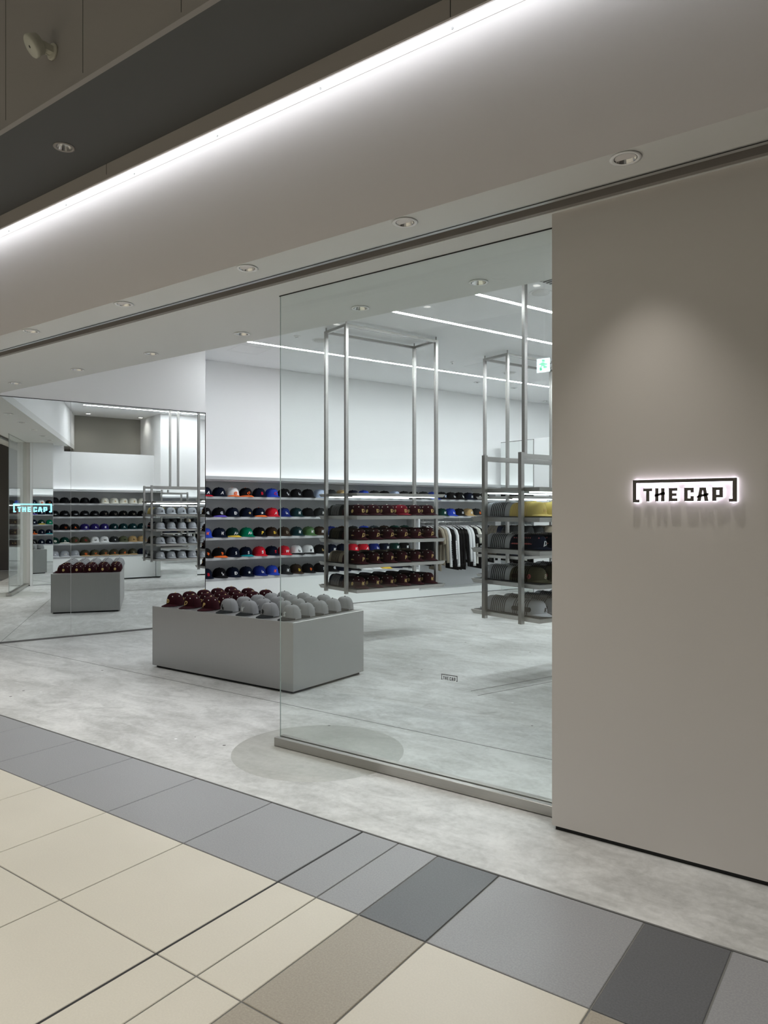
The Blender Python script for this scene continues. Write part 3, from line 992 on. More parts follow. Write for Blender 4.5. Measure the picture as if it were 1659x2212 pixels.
def emblem_mesh(key, spec, place='front', depth=(0.0006, 0.0030)):
    """spec: list of (text, height, dy, dz, slant); text is wrapped onto the crown"""
    if (key, place) in FONT:
        return FONT[(key, place)]
    bm = bmesh.new()
    for (txt, hgt, dy, dz, shear) in spec:
        if txt == 'STAR':
            mb = MB()
            ring_ = [((0.5 if k % 2 == 0 else 0.21) * hgt * math.sin(PI * k / 5) + dy, (0.5 if k % 2 == 0 else 0.21) * hgt * math.cos(PI * k / 5) + dz) for k in range(10)]
            mb.add([(x, y, -0.5) for x, y in ring_] + [(x, y, 0.5) for x, y in ring_], [list(range(10))[::-1], list(range(10, 20))] + [(k, (k + 1) % 10, (k + 1) % 10 + 10, k + 10) for k in range(10)])
            me = mb.mesh('star', M['black'])
            bm.from_mesh(me)
            bpy.data.meshes.remove(me)
            continue
        cu = bpy.data.curves.new('t', 'FONT')
        cu.body = txt
        cu.align_x = 'CENTER'
        hgt = hgt * 0.86
        dy, dz = dy * 0.86, dz * 0.86
        cu.size = hgt * 1.42
        cu.resolution_u = 2
        cu.offset = hgt * (0.022 if len(spec) > 1 else 0.035)
        cu.shear = shear
        cu.extrude = 0.5
        ob = bpy.data.objects.new('t', cu)
        COL.objects.link(ob)
        dg = bpy.context.evaluated_depsgraph_get()
        me = bpy.data.meshes.new_from_object(ob.evaluated_get(dg))
        for vv in me.vertices:
            vv.co.x += dy
            vv.co.y += dz - hgt / 2
        bm.from_mesh(me)
        bpy.data.objects.remove(ob, do_unlink=True)
        bpy.data.curves.remove(cu)
        bpy.data.meshes.remove(me)
    for k in range(-5, 6):
        bmesh.ops.bisect_plane(bm, geom=bm.verts[:] + bm.edges[:] + bm.faces[:], plane_co=(k * 0.008, 0, 0), plane_no=(1, 0, 0))
    for vv in bm.verts:
        u, w, d = vv.co
        off = depth[0] if d < 0 else depth[1]
        if place == 'front':
            p = on_front(u, 0.052 + w, off)
        elif place == 'left':
            p = on_side(-u, 0.050 + w, 1, off)
        else:
            p = on_side(u, 0.050 + w, -1, off)
        vv.co = p
    bmesh.ops.recalc_face_normals(bm, faces=bm.faces)
    me = bpy.data.meshes.new('emblem')
    bm.to_mesh(me)
    bm.free()
    me.materials.append(M['black'])
    FONT[(key, place)] = me
    return me


def patch_mesh(place='left'):
    k = ('patch', place)
    if k in FONT:
        return FONT[k]
    v = []
    n = 14
    sg_ = 1 if place == 'left' else -1
    for rr, off in ((0.021, 0.0005), (0.0205, 0.003), (0.014, 0.0034), (0.0135, 0.0012)):
        for i in range(n):
            a = 2 * PI * i / n
            v.append(on_side(rr * math.cos(a), 0.048 + rr * math.sin(a), sg_, off))
    f = []
    for j in range(3):
        for i in range(n):
            q = (i + 1) % n
            f.append((j * n + i, j * n + q, (j + 1) * n + q, (j + 1) * n + i))
    f.append([3 * n + i for i in range(n)])
    FONT[k] = MB().add(v, f).mesh('side_patch', M['black'])
    return FONT[k]


EMB = {
    'NY': [('N', .032, -.004, -.004, 0), ('Y', .046, .004, .003, 0)],
    'LA': [('L', .036, -.008, .005, 0), ('A', .030, .006, -.006, 0)],
    'A': [('A', .042, 0, 0, .3)],
    'As': [('A', .042, -.008, 0, 0), ("'s", .034, .018, .002, .2)],
    'O': [('O', .040, -.004, 0, .3), ("'", .04, .016, .004, 0)],
    'B': [('B', .044, 0, 0, 0)],
    'C': [('C', .044, 0, 0, 0)],
    'P': [('P', .048, 0, 0, .15)],
    'D': [('D', .046, 0, 0, 0), ('l', .046, -.008, 0, 0)],
    'Ds': [('D', .046, 0, 0, .35), ('J', .03, -.012, -.006, .3)],
    'S': [('S', .044, 0, 0, 0), ('l', .046, .001, 0, 0)],
    'SF': [('S', .036, -.006, .005, 0), ('F', .036, .007, -.006, 0)],
    'SD': [('S', .036, -.006, .005, 0), ('D', .036, .007, -.005, 0)],
    'STL': [('S', .046, 0, 0, 0), ('T', .034, .004, .002, 0), ('L', .026, .006, -.008, 0)],
    'SOX': [('S', .026, -.010, .013, 0), ('o', .022, .0, 0, 0), ('X', .026, .010, -.012, 0)],
    'W': [('W', .040, 0, 0, .3)],
    'CR': [('C', .040, -.004, .004, 0), ('R', .034, .006, -.004, 0)],
    'star': [('STAR', .040, 0, 0, 0), ('H', .020, 0, .000, 0)],
    'bird': [('@', .040, 0, 0, .2)],
    'T': [('T', .044, 0, 0, 0)],
    'M': [('M', .036, 0, 0, 0)],
    'N': [('N', .040, 0, 0, .2)],
    'U': [('U', .040, 0, 0, 0)],
    'R': [('R', .040, 0, 0, .4)],
    'Z': [('Z', .036, 0, 0, .4)],
    '2': [('2', .038, 0, 0, .2)],
    '8': [('8', .046, 0, 0, .25)],
    '9': [('9', .038, 0, 0, .2)],
    'script': [('~', .040, -.016, 0, .2), ('~', .040, .0, .004, .2), ('~', .040, .016, 0, .2)],
    'wide': [('~', .034, -.024, 0, 0), ('o', .034, 0, 0, 0), ('~', .034, .024, 0, 0)],
}
COLR = {
    'black': (0.007, 0.007, 0.008), 'navy': (0.005, 0.008, 0.020), 'white': (0.78, 0.79, 0.80), 'cream': (0.72, 0.71, 0.64), 'red': (0.52, 0.016, 0.03),
    'royal blue': (0.025, 0.06, 0.42), 'blue': (0.012, 0.025, 0.17), 'purple': (0.022, 0.016, 0.12), 'orange': (0.85, 0.16, 0.03), 'dark green': (0.005, 0.032, 0.025),
    'green': (0.0, 0.16, 0.08), 'olive green': (0.06, 0.13, 0.05), 'yellow': (0.80, 0.55, 0.06), 'pale yellow': (0.62, 0.50, 0.17), 'gold': (0.58, 0.42, 0.17),
    'brown': (0.034, 0.021, 0.014), 'maroon': (0.030, 0.006, 0.009), 'bright maroon': (0.16, 0.010, 0.018), 'grey': (0.265, 0.27, 0.278), 'light grey': (0.38, 0.40, 0.43),
    'charcoal': (0.026, 0.028, 0.029), 'olive': (0.062, 0.058, 0.036), 'tan': (0.45, 0.31, 0.15), 'teal': (0.01, 0.25, 0.28), 'dark teal': (0.006, 0.028, 0.033), 'slate': (0.045, 0.065, 0.075),
    'pale blue': (0.42, 0.50, 0.66), 'silver': (0.62, 0.64, 0.66), 'violet': (0.12, 0.08, 0.50), 'camouflage': (0.10, 0.11, 0.065), 'beige': (0.30, 0.26, 0.20), 'dusty red': (0.36, 0.10, 0.10), 'seam grey': (0.19, 0.195, 0.20),
}


def make_cap(loc, rz, col, emb=None, ecol='white', brim=None, button=None, eye=None, patch=None, pcol='gold', sc=1.08, label='', group=None, rim=None, tilt=0.0, seam=None):
    t = empty('baseball_cap', loc, rz)
    t.scale = sc if isinstance(sc, tuple) else (sc, sc, sc)
    t.rotation_euler = (0, tilt, rz)
    tag(t, label, 'cap', group)
    m = cloth(COLR[col])
    link('crown', CROWN, t, mat=m)
    link('brim', BRIM, t, mat=cloth(COLR[brim]) if brim else m)
    link('button', BUTTON, t, mat=cloth(COLR[button]) if button else m)
    if seam:
        link('seams', SEAMS, t, mat=cloth(COLR[seam]))
    if rim:
        link('back_rim', BANDR, t, mat=cloth(COLR[rim]))
    if emb:
        link('emblem', emblem_mesh(emb, EMB[emb]), t, mat=cloth(COLR[ecol]))
    if eye:
        link('eyelets', EYELETS, t, mat=cloth(COLR[eye]))
    if patch:
        if patch[0] == 'round':
            link('side_patch', patch_mesh(patch[1]), t, mat=cloth(COLR[pcol]))
        else:
            link('side_patch', emblem_mesh('script', EMB['script'], patch[1]), t, mat=cloth(COLR[pcol]))
    return t


# --- caps on the long left wall (facing +n)
R1 = [('navy', 'A', 'white', 'red'), ('navy', 'A', 'white', None), ('white', 'bird', 'orange', 'orange'), ('black', 'O', 'orange', 'orange'), ('navy', 'B', 'red', None), ('royal blue', 'C', 'red', None),
      ('black', 'SOX', 'white', None), ('black', 'LA', 'silver', None), ('black', None, None, None), ('pale blue', 'NY', 'white', None), ('charcoal', 'NY', 'black', None), ('tan', 'NY', 'white', None), ('navy', 'B', 'white', None),
      ('royal blue', 'LA', 'white', None), ('charcoal', 'LA', 'white', None), ('black', 'NY', 'white', None), ('pale blue', 'LA', 'white', None), ('charcoal', 'SD', 'white', None), ('black', 'P', 'yellow', None), ('charcoal', 'NY', 'white', None),
      ('royal blue', 'LA', 'white', None), ('black', 'NY', 'pale blue', None), ('black', 'LA', 'silver', None), ('black', 'SOX', 'white', None), ('navy', 'NY', 'silver', None), ('black', 'CR', 'white', None), ('black', 'T', 'white', None), ('tan', 'A', 'white', None)]
R2 = [('black', 'CR', 'silver', None), ('black', 'CR', 'silver', 'violet'), ('navy', 'D', 'white', None), ('navy', 'star', 'gold', None), ('navy', 'star', 'white', 'orange'), ('red', 'A', 'silver', None), ('blue', 'LA', 'white', None),
      ('dark teal', 'NY', 'white', None), ('black', None, None, None), ('charcoal', 'NY', 'white', None), ('black', 'B', 'red', None), ('navy', 'NY', 'white', None), ('charcoal', 'LA', 'white', None), ('black', 'SF', 'orange', None), ('maroon', 'NY', 'white', None), ('black', 'P', 'yellow', None),
      ('charcoal', 'NY', 'white', None), ('navy', 'A', 'white', None), ('black', 'LA', 'white', None), ('charcoal', 'NY', 'black', None), ('black', 'NY', 'white', None), ('dark green', 'NY', 'white', None), ('royal blue', 'LA', 'white', None), ('black', 'NY', 'white', None), ('tan', 'NY', 'white', None), ('charcoal', 'B', 'orange', None), ('cream', 'NY', 'tan', None), ('navy', 'NY', 'white', None)]
R3 = [('royal blue', 'NY', 'orange', None), ('navy', 'NY', 'white', None), ('dark green', 'As', 'white', 'yellow'), ('green', 'As', 'white', None), ('black', 'P', 'yellow', None), ('brown', 'SD', 'yellow', None), ('brown', 'SD', 'beige', None), ('dark teal', 'NY', 'white', None),
      ('olive green', 'NY', 'white', None), ('brown', 'NY', 'white', None), ('blue', 'LA', 'white', None), ('brown', 'SD', 'yellow', None), ('charcoal', 'NY', 'white', None), ('royal blue', 'LA', 'white', None), ('slate', 'NY', 'white', None), ('brown', 'SF', 'orange', None), ('dark green', 'A', 'white', 'red'), ('dark green', 'NY', 'white', None), ('dark green', 'As', 'yellow', None)]
R4 = [('black', 'SF', 'orange', None), ('black', 'SF', 'orange', 'orange'), ('navy', 'S', 'silver', None), ('navy', 'S', 'silver', 'teal'), ('red', 'STL', 'white', None), ('navy', 'STL', 'red', None), ('red', 'W', 'white', None), ('white', 'LA', 'charcoal', 'black'), ('white', 'NY', 'charcoal', 'black'),
      ('black', 'LA', 'gold', None), ('navy', 'NY', 'white', None), ('navy', 'NY', 'white', None), ('red', 'NY', 'white', None), ('red', 'A', 'silver', None), ('blue', 'LA', 'white', None), ('navy', 'NY', 'white', None), ('dark green', 'NY', 'white', None), ('black', 'NY', 'white', None), ('dark green', None, None, None)]
R5 = [('navy', 'B', 'red', None), ('black', 'SOX', 'white', None), ('navy', 'D', 'white', None), ('navy', 'star', 'white', None), ('blue', 'LA', 'white', None), ('royal blue', 'NY', 'orange', None), ('charcoal', 'NY', 'white', None), ('brown', 'SD', 'yellow', None), ('black', 'SF', 'orange', None),
      ('black', 'S', 'silver', None), ('black', 'CR', 'silver', None), ('navy', 'NY', 'white', None), ('black', 'LA', 'white', None), ('white', 'NY', 'navy', None), ('white', 'LA', 'blue', None), ('yellow', 'P', 'black', None), ('navy', 'B', 'red', None), ('black', 'SOX', 'white', None), ('navy', 'A', 'white', None)]
SHN = ['top', 'second', 'third', 'fourth', 'lowest']


def cap_label(col, emb, ecol, brim, where):
    s = col + ' cap'
    if emb:
        s += ' with %s emblem' % ecol
    if brim:
        s += (', %s brim' % brim)
    return s + ', ' + where


for si, row in enumerate((R1, R2, R3, R4, R5)):
    for i, (c, e, ec, br) in enumerate(row):
        w = 4.235 + 0.2205 * i
        lim = 10.15 if si < 2 else 8.10
        if w > lim:
            break
        n = N_S - 0.198 + random.uniform(-0.006, 0.006)
        make_cap(P(n, w + random.uniform(-0.006, 0.006), SHELF_L[si] + 0.0003), SHOP + random.uniform(-0.06, 0.06), c, e, ec, br,
                 button=('orange' if br == 'orange' else None), sc=(1.24, 1.21, 1.14),
                 label=cap_label(c, e, ec, br, '%s from the mirror, %s long-wall shelf' % (ORD[i], SHN[si])), group='caps on the long left wall')

# --- caps on the right wall (facing -n), seen in the mirror
Q1 = [('black', 'U', 'charcoal', None)] * 1 + [('black', 'D', 'charcoal', None), ('black', 'R', 'charcoal', None), ('black', 'D', 'charcoal', None), ('black', 'A', 'charcoal', None)] + [('cream', 'A', 'tan', None), ('cream', 'R', 'tan', None), ('cream', 'D', 'tan', None), ('cream', 'B', 'tan', None), ('cream', 'A', 'tan', None)]
Q2 = [('black', 'wide', 'silver', None)] * 5 + [('black', 'T', 'beige', None), ('black', 'U', 'beige', None), ('black', '9', 'beige', None), ('black', 'N', 'beige', None), ('black', 'SD', 'beige', None)]
Q3 = [('black', 'T', 'charcoal', None), ('black', 'U', 'orange', None), ('black', 'A', 'orange', None), ('purple', 'D', 'white', None), ('purple', 'A', 'white', None), ('purple', 'B', 'white', None), ('dark teal', 'SD', 'silver', None), ('dark teal', 'A', 'silver', None), ('dark teal', 'M', 'silver', None), ('dark teal', 'R', 'silver', None)]
Q4 = [('dark green', 'bird', 'cream', None), ('dark green', 'A', 'cream', 'cream'), ('olive', 'C', 'red', None), ('olive', 'O', 'red', None), ('white', 'N', 'charcoal', None), ('white', 'W', 'charcoal', None), ('charcoal', '9', 'white', None), ('camouflage', 'N', 'black', None), ('tan', 'A', 'brown', None), ('tan', 'R', 'brown', None)]
Q5 = [('light grey', 'A', 'white', 'silver'), ('light grey', 'As', 'cream', 'silver'), ('light grey', 'T', 'white', 'silver'), ('olive', 'bird', 'orange', 'tan'), ('olive', 'N', 'orange', 'tan'), ('olive', 'U', 'orange', 'tan'), ('olive', 'R', 'orange', 'tan'), ('olive', 'SD', 'orange', 'tan'), ('olive', 'A', 'beige', 'tan'), ('navy', 'star', 'cream', None)]
for si, row in enumerate((Q1, Q2, Q3, Q4, Q5)):
    for i, (c, e, ec, br) in enumerate(row):
        w = 3.53 + 0.212 * i
        make_cap(P(N_R + 0.198, w, SHELF_R[si] + 0.0003), SHOP + PI + random.uniform(-0.05, 0.05), c, e, ec, br, sc=(1.24, 1.23, 1.05),
                 label=cap_label(c, e, ec, br, '%s from the facade, %s right-wall shelf' % (ORD[i], SHN[si])), group='caps on the right shop wall')

# ------------------------------------------------------------------ plinth with caps
px0, px1, py0, py1 = -6.06, -4.175, 4.52, 5.50
pl = tag(empty('display_plinth', ((px0 + px1) / 2, (py0 + py1) / 2, 0)), 'low brushed steel display block covered with caps', 'plinth')
hx, hy = (px1 - px0) / 2, (py1 - py0) / 2
bevel(MB().box(-hx, hx, -hy, hy, 0.022, 0.603).build('body', M['plinth'], pl), 0.002, 1)
MB().box(-hx + 0.03, hx - 0.03, -hy + 0.03, hy - 0.03, 0.0, 0.022).build('toe_kick', M['black'], pl)
cols = [('maroon', 'D', 'gold'), ('maroon', 'Ds', 'gold'), ('maroon', 'P', 'gold'), ('grey', 'SOX', 'black'), ('grey', 'NY', 'silver'), ('grey', 'SF', 'black'), ('grey', 'STL', 'silver')]
for i, (c, e, ec) in enumerate(cols):
    for j in range(5):
        x = px0 + 0.145 + 0.262 * i
        y = py0 + 0.165 + 0.185 * j
        mar = c == 'maroon'
        make_cap((x, y, 0.6035 + 0.0004 * j), -PI / 2 + random.uniform(-0.05, 0.05), c, e, ec, None if mar else 'charcoal', 'gold' if mar else 'black', 'cream' if mar else None,
                 ('round', 'right') if mar else None, 'gold', (0.84, 0.93, 1.0),
                 '%s cap with %s emblem on plinth, %s row from entrance, %s from left' % (c, ec, ORD[j], ORD[i]), 'caps on the plinth', seam='black' if mar else 'seam grey')

# ------------------------------------------------------------------ hanging racks


def plate(n0, n1, w0, w1, z0, z1, tp=0.018):
    v = [(n0 + tp, w0 + tp, z0), (n1 - tp, w0 + tp, z0), (n1 - tp, w1 - tp, z0), (n0 + tp, w1 - tp, z0), (n0, w0, z1), (n1, w0, z1), (n1, w1, z1), (n0, w1, z1)]
    return MB().add(v, [(0, 3, 2, 1), (4, 5, 6, 7), (0, 1, 5, 4), (1, 2, 6, 5), (2, 3, 7, 6), (3, 0, 4, 7)])


def rack(label, n0, n1, w0, w1, zs, ztop, posts, rails=None, hang=None, ztopframe=3.757):
    nc, wc = (n0 + n1) / 2, (w0 + w1) / 2
    t = tag(empty('hanging_rack', P(nc, wc, zs[-1]), SHOP), label, 'display rack', 'hanging display racks')
    zb = zs[-1]

    def loc(o):
        o.location = (0, 0, 0)
        return o
    s = 0.019
    for z in zs:
        plate(n0 - nc, n1 - nc, w0 - wc, w1 - wc, z - zb, z - zb + 0.040).build('shelf', M['steel_dark'], t)
        MB().box(n0 - nc + 0.012, n1 - nc - 0.012, w0 - wc + 0.03, w1 - wc - 0.03, z - zb + 0.0402, z - zb + 0.0435).build('mat', M['rubber'], t)
    tp = plate(n0 - nc, n1 - nc, w0 - wc, w1 - wc, ztop - zb - 0.035, ztop - zb, 0.02).build('top_plate', M['steel_dark'], t)
    for nn in (n0 + 0.16, n1 - 0.16):
        MB().box(nn - nc - 0.012, nn - nc + 0.012, w0 - wc + 0.06, w1 - wc - 0.06, ztop - zb - 0.044, ztop - zb - 0.0355).build('light_strip', M['rackled'], tp)
    ptop = (ztopframe if not hang else rails) - zb
    for nn in (nc - 0.226, nc + 0.226):
        for ww in (w0 - 0.012, w1 + 0.012):
            MB().box(nn - nc - s, nn - nc + s, ww - wc - s, ww - wc + s, -0.022, ptop).build('post', M['steel_dark'], t)
        if hang:
            MB().box(nn - nc - 0.015, nn - nc + 0.015, w0 - wc + 0.007, w1 - wc - 0.007, ptop - 0.055, ptop - 0.012).build('rail', M['steel_dark'], t)
            for ww in hang:
                MB().box(nn - nc - s, nn - nc + s, ww - wc - s, ww - wc + s, ptop - 0.0118, CEIL - zb).build('drop_post', M['steel_dark'], t)
        else:
            MB().box(nn - nc - s, nn - nc + s, w0 - wc + 0.007, w1 - wc - 0.007, ptop - 0.032, ptop).build('frame_rail', M['steel_dark'], t)
    if not hang:
        for ww in (w0 - 0.012, w1 + 0.012):
            MB().box(-0.207, 0.207, ww - wc - s, ww - wc + s, ptop - 0.032, ptop).build('frame_rail', M['steel_dark'], t)
        for nn in (-0.226, 0.226):
            for ww in (w0 - 0.012, w1 + 0.012):
                MB().box(nn - 0.006, nn + 0.006, ww - wc - 0.006, ww - wc + 0.006, ptop, CEIL - zb).build('hanger_rod', M['steel_dark'], t)
    return t


ZA = [1.448, 1.162, 0.876, 0.588]
NA0, NA1 = -7.85, -7.00
rack('left hanging steel rack of maroon caps behind the plinth', NA0, NA1, 4.71, 6.07, ZA, 1.758, None)
ZB = [1.448, 1.160, 0.873, 0.583]
rack('right hanging steel rack beside the greige wall, with pale yellow caps', -5.05, -4.20, 4.695, 7.10, ZB, 1.748, None, rails=2.055, hang=(5.21, 6.59))
rack('far hanging steel rack behind the right one', NA0, NA1, 7.40, 8.80, ZA, 1.758, None)

STUFF = {}


def stuff_cap(n, w, z, rz, col, rim, sc):
    STUFF.setdefault('caps', []).append((n, w, z, rz, col, rim, sc))


def stack(rk, shelf, n_edge, w, z, face, col, emb, ecol, depth=8, pitch=0.023, indiv=0, front=True, patch=None, pcol='gold', brim=None, eye=None, rim='black', label='', nlabel='', button=None, sc=1.04, npcol=None):
    """a front cap and the caps nested behind it; face +1 looks to +n, -1 to -n"""
    rz = SHOP + (0 if face > 0 else PI)
    n = n_edge - face * 0.182
    zc = z + 0.044
    if front:
        make_cap(P(n, w, zc + 0.004), rz, col, emb, ecol, brim, button, eye, patch, pcol, sc, label, 'front caps on the hanging racks')
    for k in range(1, depth):
        nk = n - face * pitch * k
        zk = zc + 0.004 - 0.0004 * k
        if k <= indiv:
            make_cap(P(nk, w, zk), rz, col, None, None, brim, button, eye, patch, npcol or pcol, sc, nlabel, 'nested caps on the hanging racks', rim=rim)
        else:
            stuff_cap(nk, w, zk, rz, col, rim, sc)


RS = ['top', 'second', 'third', 'lowest']
# left rack
A_front = [('maroon', 'D', ('round', 'right')), ('maroon', 'Ds', ('script', 'right')), ('maroon', 'P', ('script', 'right')), ('maroon', 'NY', ('round', 'right'))]
A_back = [('charcoal', 'grey'), ('black', 'olive'), ('beige', 'brown'), ('navy', 'grey')]
for si in range(4):
    c, e, pt = A_front[si]
    for j in range(6):
        w = 4.855 + 0.212 * j
        col = 'bright maroon' if (si == 0 and j == 3) else c
        stack('A', si, NA1, w, ZA[si], 1, col, e, 'gold', 9, 0.023, 0, True, pt, 'gold' if pt[0] == 'round' else 'gold', None, 'cream', 'black',
              '%s cap with gold emblem on the left rack, %s cap shelf, %s from left' % (col, RS[si], ORD[j]), button='cream')
    c, rim = A_back[si]
    for j in range(6):
        w = 4.855 + 0.212 * j
        stack('A', si, NA0, w, ZA[si], -1, c, None, 'gold', 9, 0.023, 8 if j == 0 else 0, j == 0, None, 'gold', None, None, rim,
              '%s cap facing the mirror on the left rack, %s cap shelf, nearest stack' % (c, RS[si]),
              nlabel='%s cap nested in the nearest stack, %s cap shelf of the left rack' % (c, RS[si]))
        if j > 0:
            stuff_cap(NA0 + 0.182, w, ZA[si] + 0.048, SHOP + PI, c, rim, 1.04)
# right rack
B_front = [('pale yellow', 'M', 'gold', None, None, None), ('navy', 'Ds', 'silver', ('script', 'right'), None, 'dusty red'), ('olive', '8', 'beige', ('round', 'right'), None, None), ('light grey', 'R', 'charcoal', ('round', 'right'), None, None)]
B_pc = ['gold', 'dusty red', 'dusty red', 'charcoal']
B_npc = ['gold', 'dusty red', 'brown', 'charcoal']
B_rim = ['gold', 'black', 'black', 'charcoal']
B_emb = ['charcoal', 'silver', 'charcoal', 'white']
B_el = ['SF', '2', 'Z', '8']
for si in range(4):
    c, e, ec, pt, br, eye = B_front[si]
    for j in range(4):
        w = 4.845 + 0.215 * j
        stack('B', si, -4.20, w, ZB[si], 1, c, e, ec, 9, 0.0235, 8 if j == 0 else 0, j < 3, pt, B_pc[si], br, eye, B_rim[si],
              '%s cap with %s emblem, right rack, %s shelf, %s from near end' % (c, ec, RS[si], ORD[j]),
              nlabel='%s cap nested in the near stack facing right, %s cap shelf of right rack' % (c, RS[si]), npcol=B_npc[si])
        if j == 3:
            stuff_cap(-4.382, w, ZB[si] + 0.048, SHOP, c, 'black', 1.04)
    for j in range(6):
        w = 4.845 + 0.215 * j
        stack('B', si, -5.05, w, ZB[si], -1, 'light grey', B_el[si], B_emb[si], 9, 0.0235, 8 if j == 0 else 0, True, None, None, None, None, 'black',
              'light grey cap facing mirror, right rack, %s shelf, %s from near end' % (RS[si], ORD[j]),
              nlabel='light grey cap nested in the near stack facing left, %s cap shelf of right rack' % RS[si])
# far rack: only glimpsed between the shelves of the right one
C_f = ['black', 'charcoal', 'navy', 'black']
for si in range(4):
    for j in range(6):
        w = 7.55 + 0.215 * j
        for k in range(8):
            stuff_cap(NA1 - 0.182 - 0.024 * k, w, ZA[si] + 0.047, SHOP, C_f[si] if (j + si) % 4 else ['tan', 'beige', 'silver', 'black'][(j + si) // 4 % 4], 'black', 1.04)
            if j < 3:
                stuff_cap(NA0 + 0.182 + 0.024 * k, w, ZA[si] + 0.047, SHOP + PI, C_f[(si + 1) % 4], 'beige', 1.04)

# nested caps beyond the individual ones, joined
lowc = crown_mesh(14, 5, 'crown_low')
lv = [v.co.copy() for v in lowc.vertices]
lf = [list(p.vertices) for p in lowc.polygons]
bv = [v.co.copy() for v in BANDR.vertices]
bf = [list(p.vertices) for p in BANDR.polygons]
sm = MB()
smats = []


def smi(c):
    if c not in smats:
        smats.append(c)
    return smats.index(c)


for (n, w, z, rz, col, rim, sc) in STUFF['caps']:
    mt = Matrix.Translation(P(n, w, z)) @ Matrix.Rotation(rz, 4, 'Z') @ Matrix.Scale(sc, 4)
    sm.add([mt @ v for v in lv], lf, smi(col), True)
    sm.add([mt @ v for v in bv], bf, smi(rim), True)
st = sm.build('nested_caps', [cloth(COLR[c]) for c in smats])
st['kind'] = 'stuff'
tag(st, 'tightly nested caps filling the depth of the hanging rack shelves', 'caps')

# ------------------------------------------------------------------ clothes rail and garments
RAILZ, RAILN = 1.352, -10.26
rl = tag(empty('clothes_rail', P(RAILN, 8.30, RAILZ), SHOP), 'steel clothes rail under the second long-wall shelf', 'rail')
MB().tube([(0, 0, 0), (0, 1.90, 0)], 0.012, 10).build('bar', M['chrome'], rl)
for w in (0.06, 0.95, 1.84):
    MB().box(-0.008, 0.008, w - 0.008, w + 0.008, 0.008, 1.422 - RAILZ).build('bracket', M['steel'], rl)
HOOK = MB().tube([(0.012, 0, -0.003), (0.016, 0, 0.012), (0.004, 0, 0.019), (-0.011, 0, 0.013), (-0.013, 0, -0.004), (0.0, 0, -0.022), (0.0, 0, -0.075)], 0.0022, 6).mesh('hook', M['chrome'])
ARM = MB().tube([(-0.20, 0, -0.135), (-0.12, 0, -0.102), (-0.02, 0, -0.078), (0.02, 0, -0.078), (0.12, 0, -0.102), (0.20, 0, -0.135)], [0.006, 0.008, 0.009, 0.009, 0.008, 0.006], 6).mesh('shoulder_bar', M['white'])


def garment_body(length, half=0.185, thick=0.020):
    """front and back panels of a hanging top, seen edge-on"""
    prof = [(-0.06, 0.0), (-0.11, -0.025), (-half, -0.085), (-half * 0.98, -0.16), (-half * 0.95, -length * 0.6), (-half, -length),
            (half, -length - 0.02), (half * 0.95, -length * 0.6), (half * 0.98, -0.16), (half, -0.085), (0.11, -0.025), (0.06, 0.0)]
    n = len(prof)
    v = []
    for k, (s, y) in enumerate(((0.90, -thick * 0.5), (1.0, -thick * 0.15), (1.0, thick * 0.15), (0.90, thick * 0.5))):
        for (x, z) in prof:
            wob = 0.006 * math.sin(9 * x + 14 * z + k)
            flare = 1 + 0.9 * max(0, -z / max(length, 0.1))
            v.append((x * s, y * flare + wob, z * (0.985 if k in (0, 3) else 1)))
    f = [list(range(n)), list(range(3 * n, 4 * n))[::-1]]
    for k in range(3):
        for i in range(n):
            q = (i + 1) % n
            f.append((k * n + i, k * n + q, (k + 1) * n + q, (k + 1) * n + i))
    return MB().add(v, f, 0, False).mesh('body', M['black'])


def sleeve(length, sgn, wide=0.05):
    pts = [(sgn * 0.115, 0, -0.032), (sgn * 0.175, 0.004, -0.10), (sgn * 0.205, 0.008, -0.18), (sgn * 0.228, 0.012, -0.05 - length * 0.55), (sgn * 0.250, 0.016, -0.05 - length * 0.9), (sgn * 0.256, 0.016, -0.05 - length)]
    return MB().tube(pts, [0.018, wide * 0.80, wide * 0.88, wide * 0.74, wide * 0.6, wide * 0.55], 8).mesh('sleeve', M['black'])


def squash(me, k=0.5):
    for v in me.vertices:
        v.co.y *= k
    return me


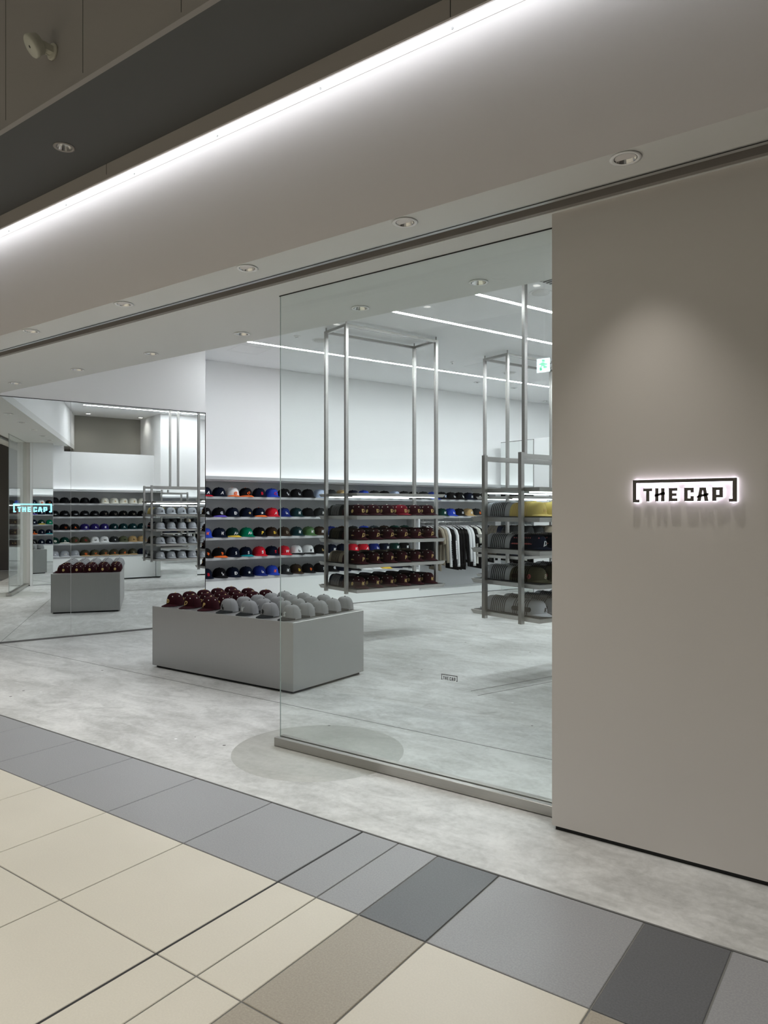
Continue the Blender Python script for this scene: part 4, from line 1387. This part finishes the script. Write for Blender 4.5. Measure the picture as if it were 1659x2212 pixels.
G_BODY = {L: garment_body(L) for L in (0.62, 0.70, 0.80)}
G_SL = {(L, s): squash(sleeve(L, s, 0.062 if L > 0.4 else 0.085)) for L in (0.28, 0.62, 0.68) for s in (1, -1)}
CUFF = squash(MB().tube([(0.253, 0.016, -0.70), (0.256, 0.016, -0.75)], [0.036, 0.034], 8).mesh('cuff', M['black']))
GAR = [('black', .70, .62, 'black jersey with white piping'), ('charcoal', .70, .28, 'charcoal shirt'), ('brown', .72, .28, 'dark brown short-sleeved shirt'), ('beige', .80, .28, 'beige overshirt'), ('beige', .70, .62, 'beige sweatshirt'), ('white', .62, .68, 'white long-sleeved shirt with dark sleeve print'),
       ('black', .70, .68, 'black long-sleeved shirt with pale sleeve print'), ('white', .62, .68, 'white long-sleeved sweatshirt'), ('black', .80, .68, 'long black sweatshirt'), ('black', .80, .68, 'long black hooded top'), ('black', .80, .68, 'black heavy sweatshirt'), ('white', .62, .62, 'white plain sweatshirt'),
       ('white', .62, .68, 'white cuffed sweatshirt'), ('black', .70, .28, 'black plain shirt'), ('cream', .70, .28, 'cream plain shirt'), ('black', .80, .62, 'black long shirt'), ('silver', .70, .28, 'light grey shirt'), ('charcoal', .70, .62, 'charcoal sweatshirt'), ('white', .62, .28, 'white plain shirt'), ('black', .70, .62, 'black sweatshirt')]


def sleeve_print(mat):
    """a column of dark marks down the sleeve, too small to read in the photograph"""
    mb = MB()
    rr = random.Random(5)
    z = 0.0
    for k in range(11):
        hh = rr.choice((0.016, 0.020, 0.024))
        mb.box(0.0, 0.0015, -0.014, 0.014, z - hh, z)
        if k % 2 == 0:
            mb.box(0.0, 0.0015, 0.014, 0.022, z - hh * 0.4, z)
        z -= hh + 0.010
    return mb.mesh('sleeve_print', mat)


for i, (c, L, S, desc) in enumerate(GAR):
    w = 8.40 + 0.083 * i
    Lk = min(G_BODY, key=lambda q: abs(q - L))
    Sk = min((0.28, 0.62, 0.68), key=lambda q: abs(q - S))
    hg = tag(empty('clothes_hanger', P(RAILN, w, RAILZ + 0.012 - 0.008), SHOP), 'white hanger holding the %s' % desc, 'hanger', 'hangers on the clothes rail')
    link('hook', HOOK, hg)
    link('shoulder_bar', ARM, hg)
    g = tag(empty('hanging_shirt', P(RAILN, w, RAILZ - 0.075), SHOP + random.uniform(-0.06, 0.06)), '%s, %s on the clothes rail' % (desc, ORD[i]), 'shirt', 'garments on the clothes rail')
    m = cloth(COLR[c])
    link('body', G_BODY[Lk], g, mat=m)
    link('sleeve', G_SL[(Sk, 1)], g, mat=m)
    link('sleeve', G_SL[(Sk, -1)], g, mat=m)
    if Sk == 0.68:
        link('cuff', CUFF, g, mat=m)
    if i in (5, 6):
        o = link('sleeve_print', sleeve_print(cloth(COLR['black' if i == 5 else 'white'])), g, (0.277, 0.004, -0.27))
        o.rotation_euler = (0, -0.075, 0)
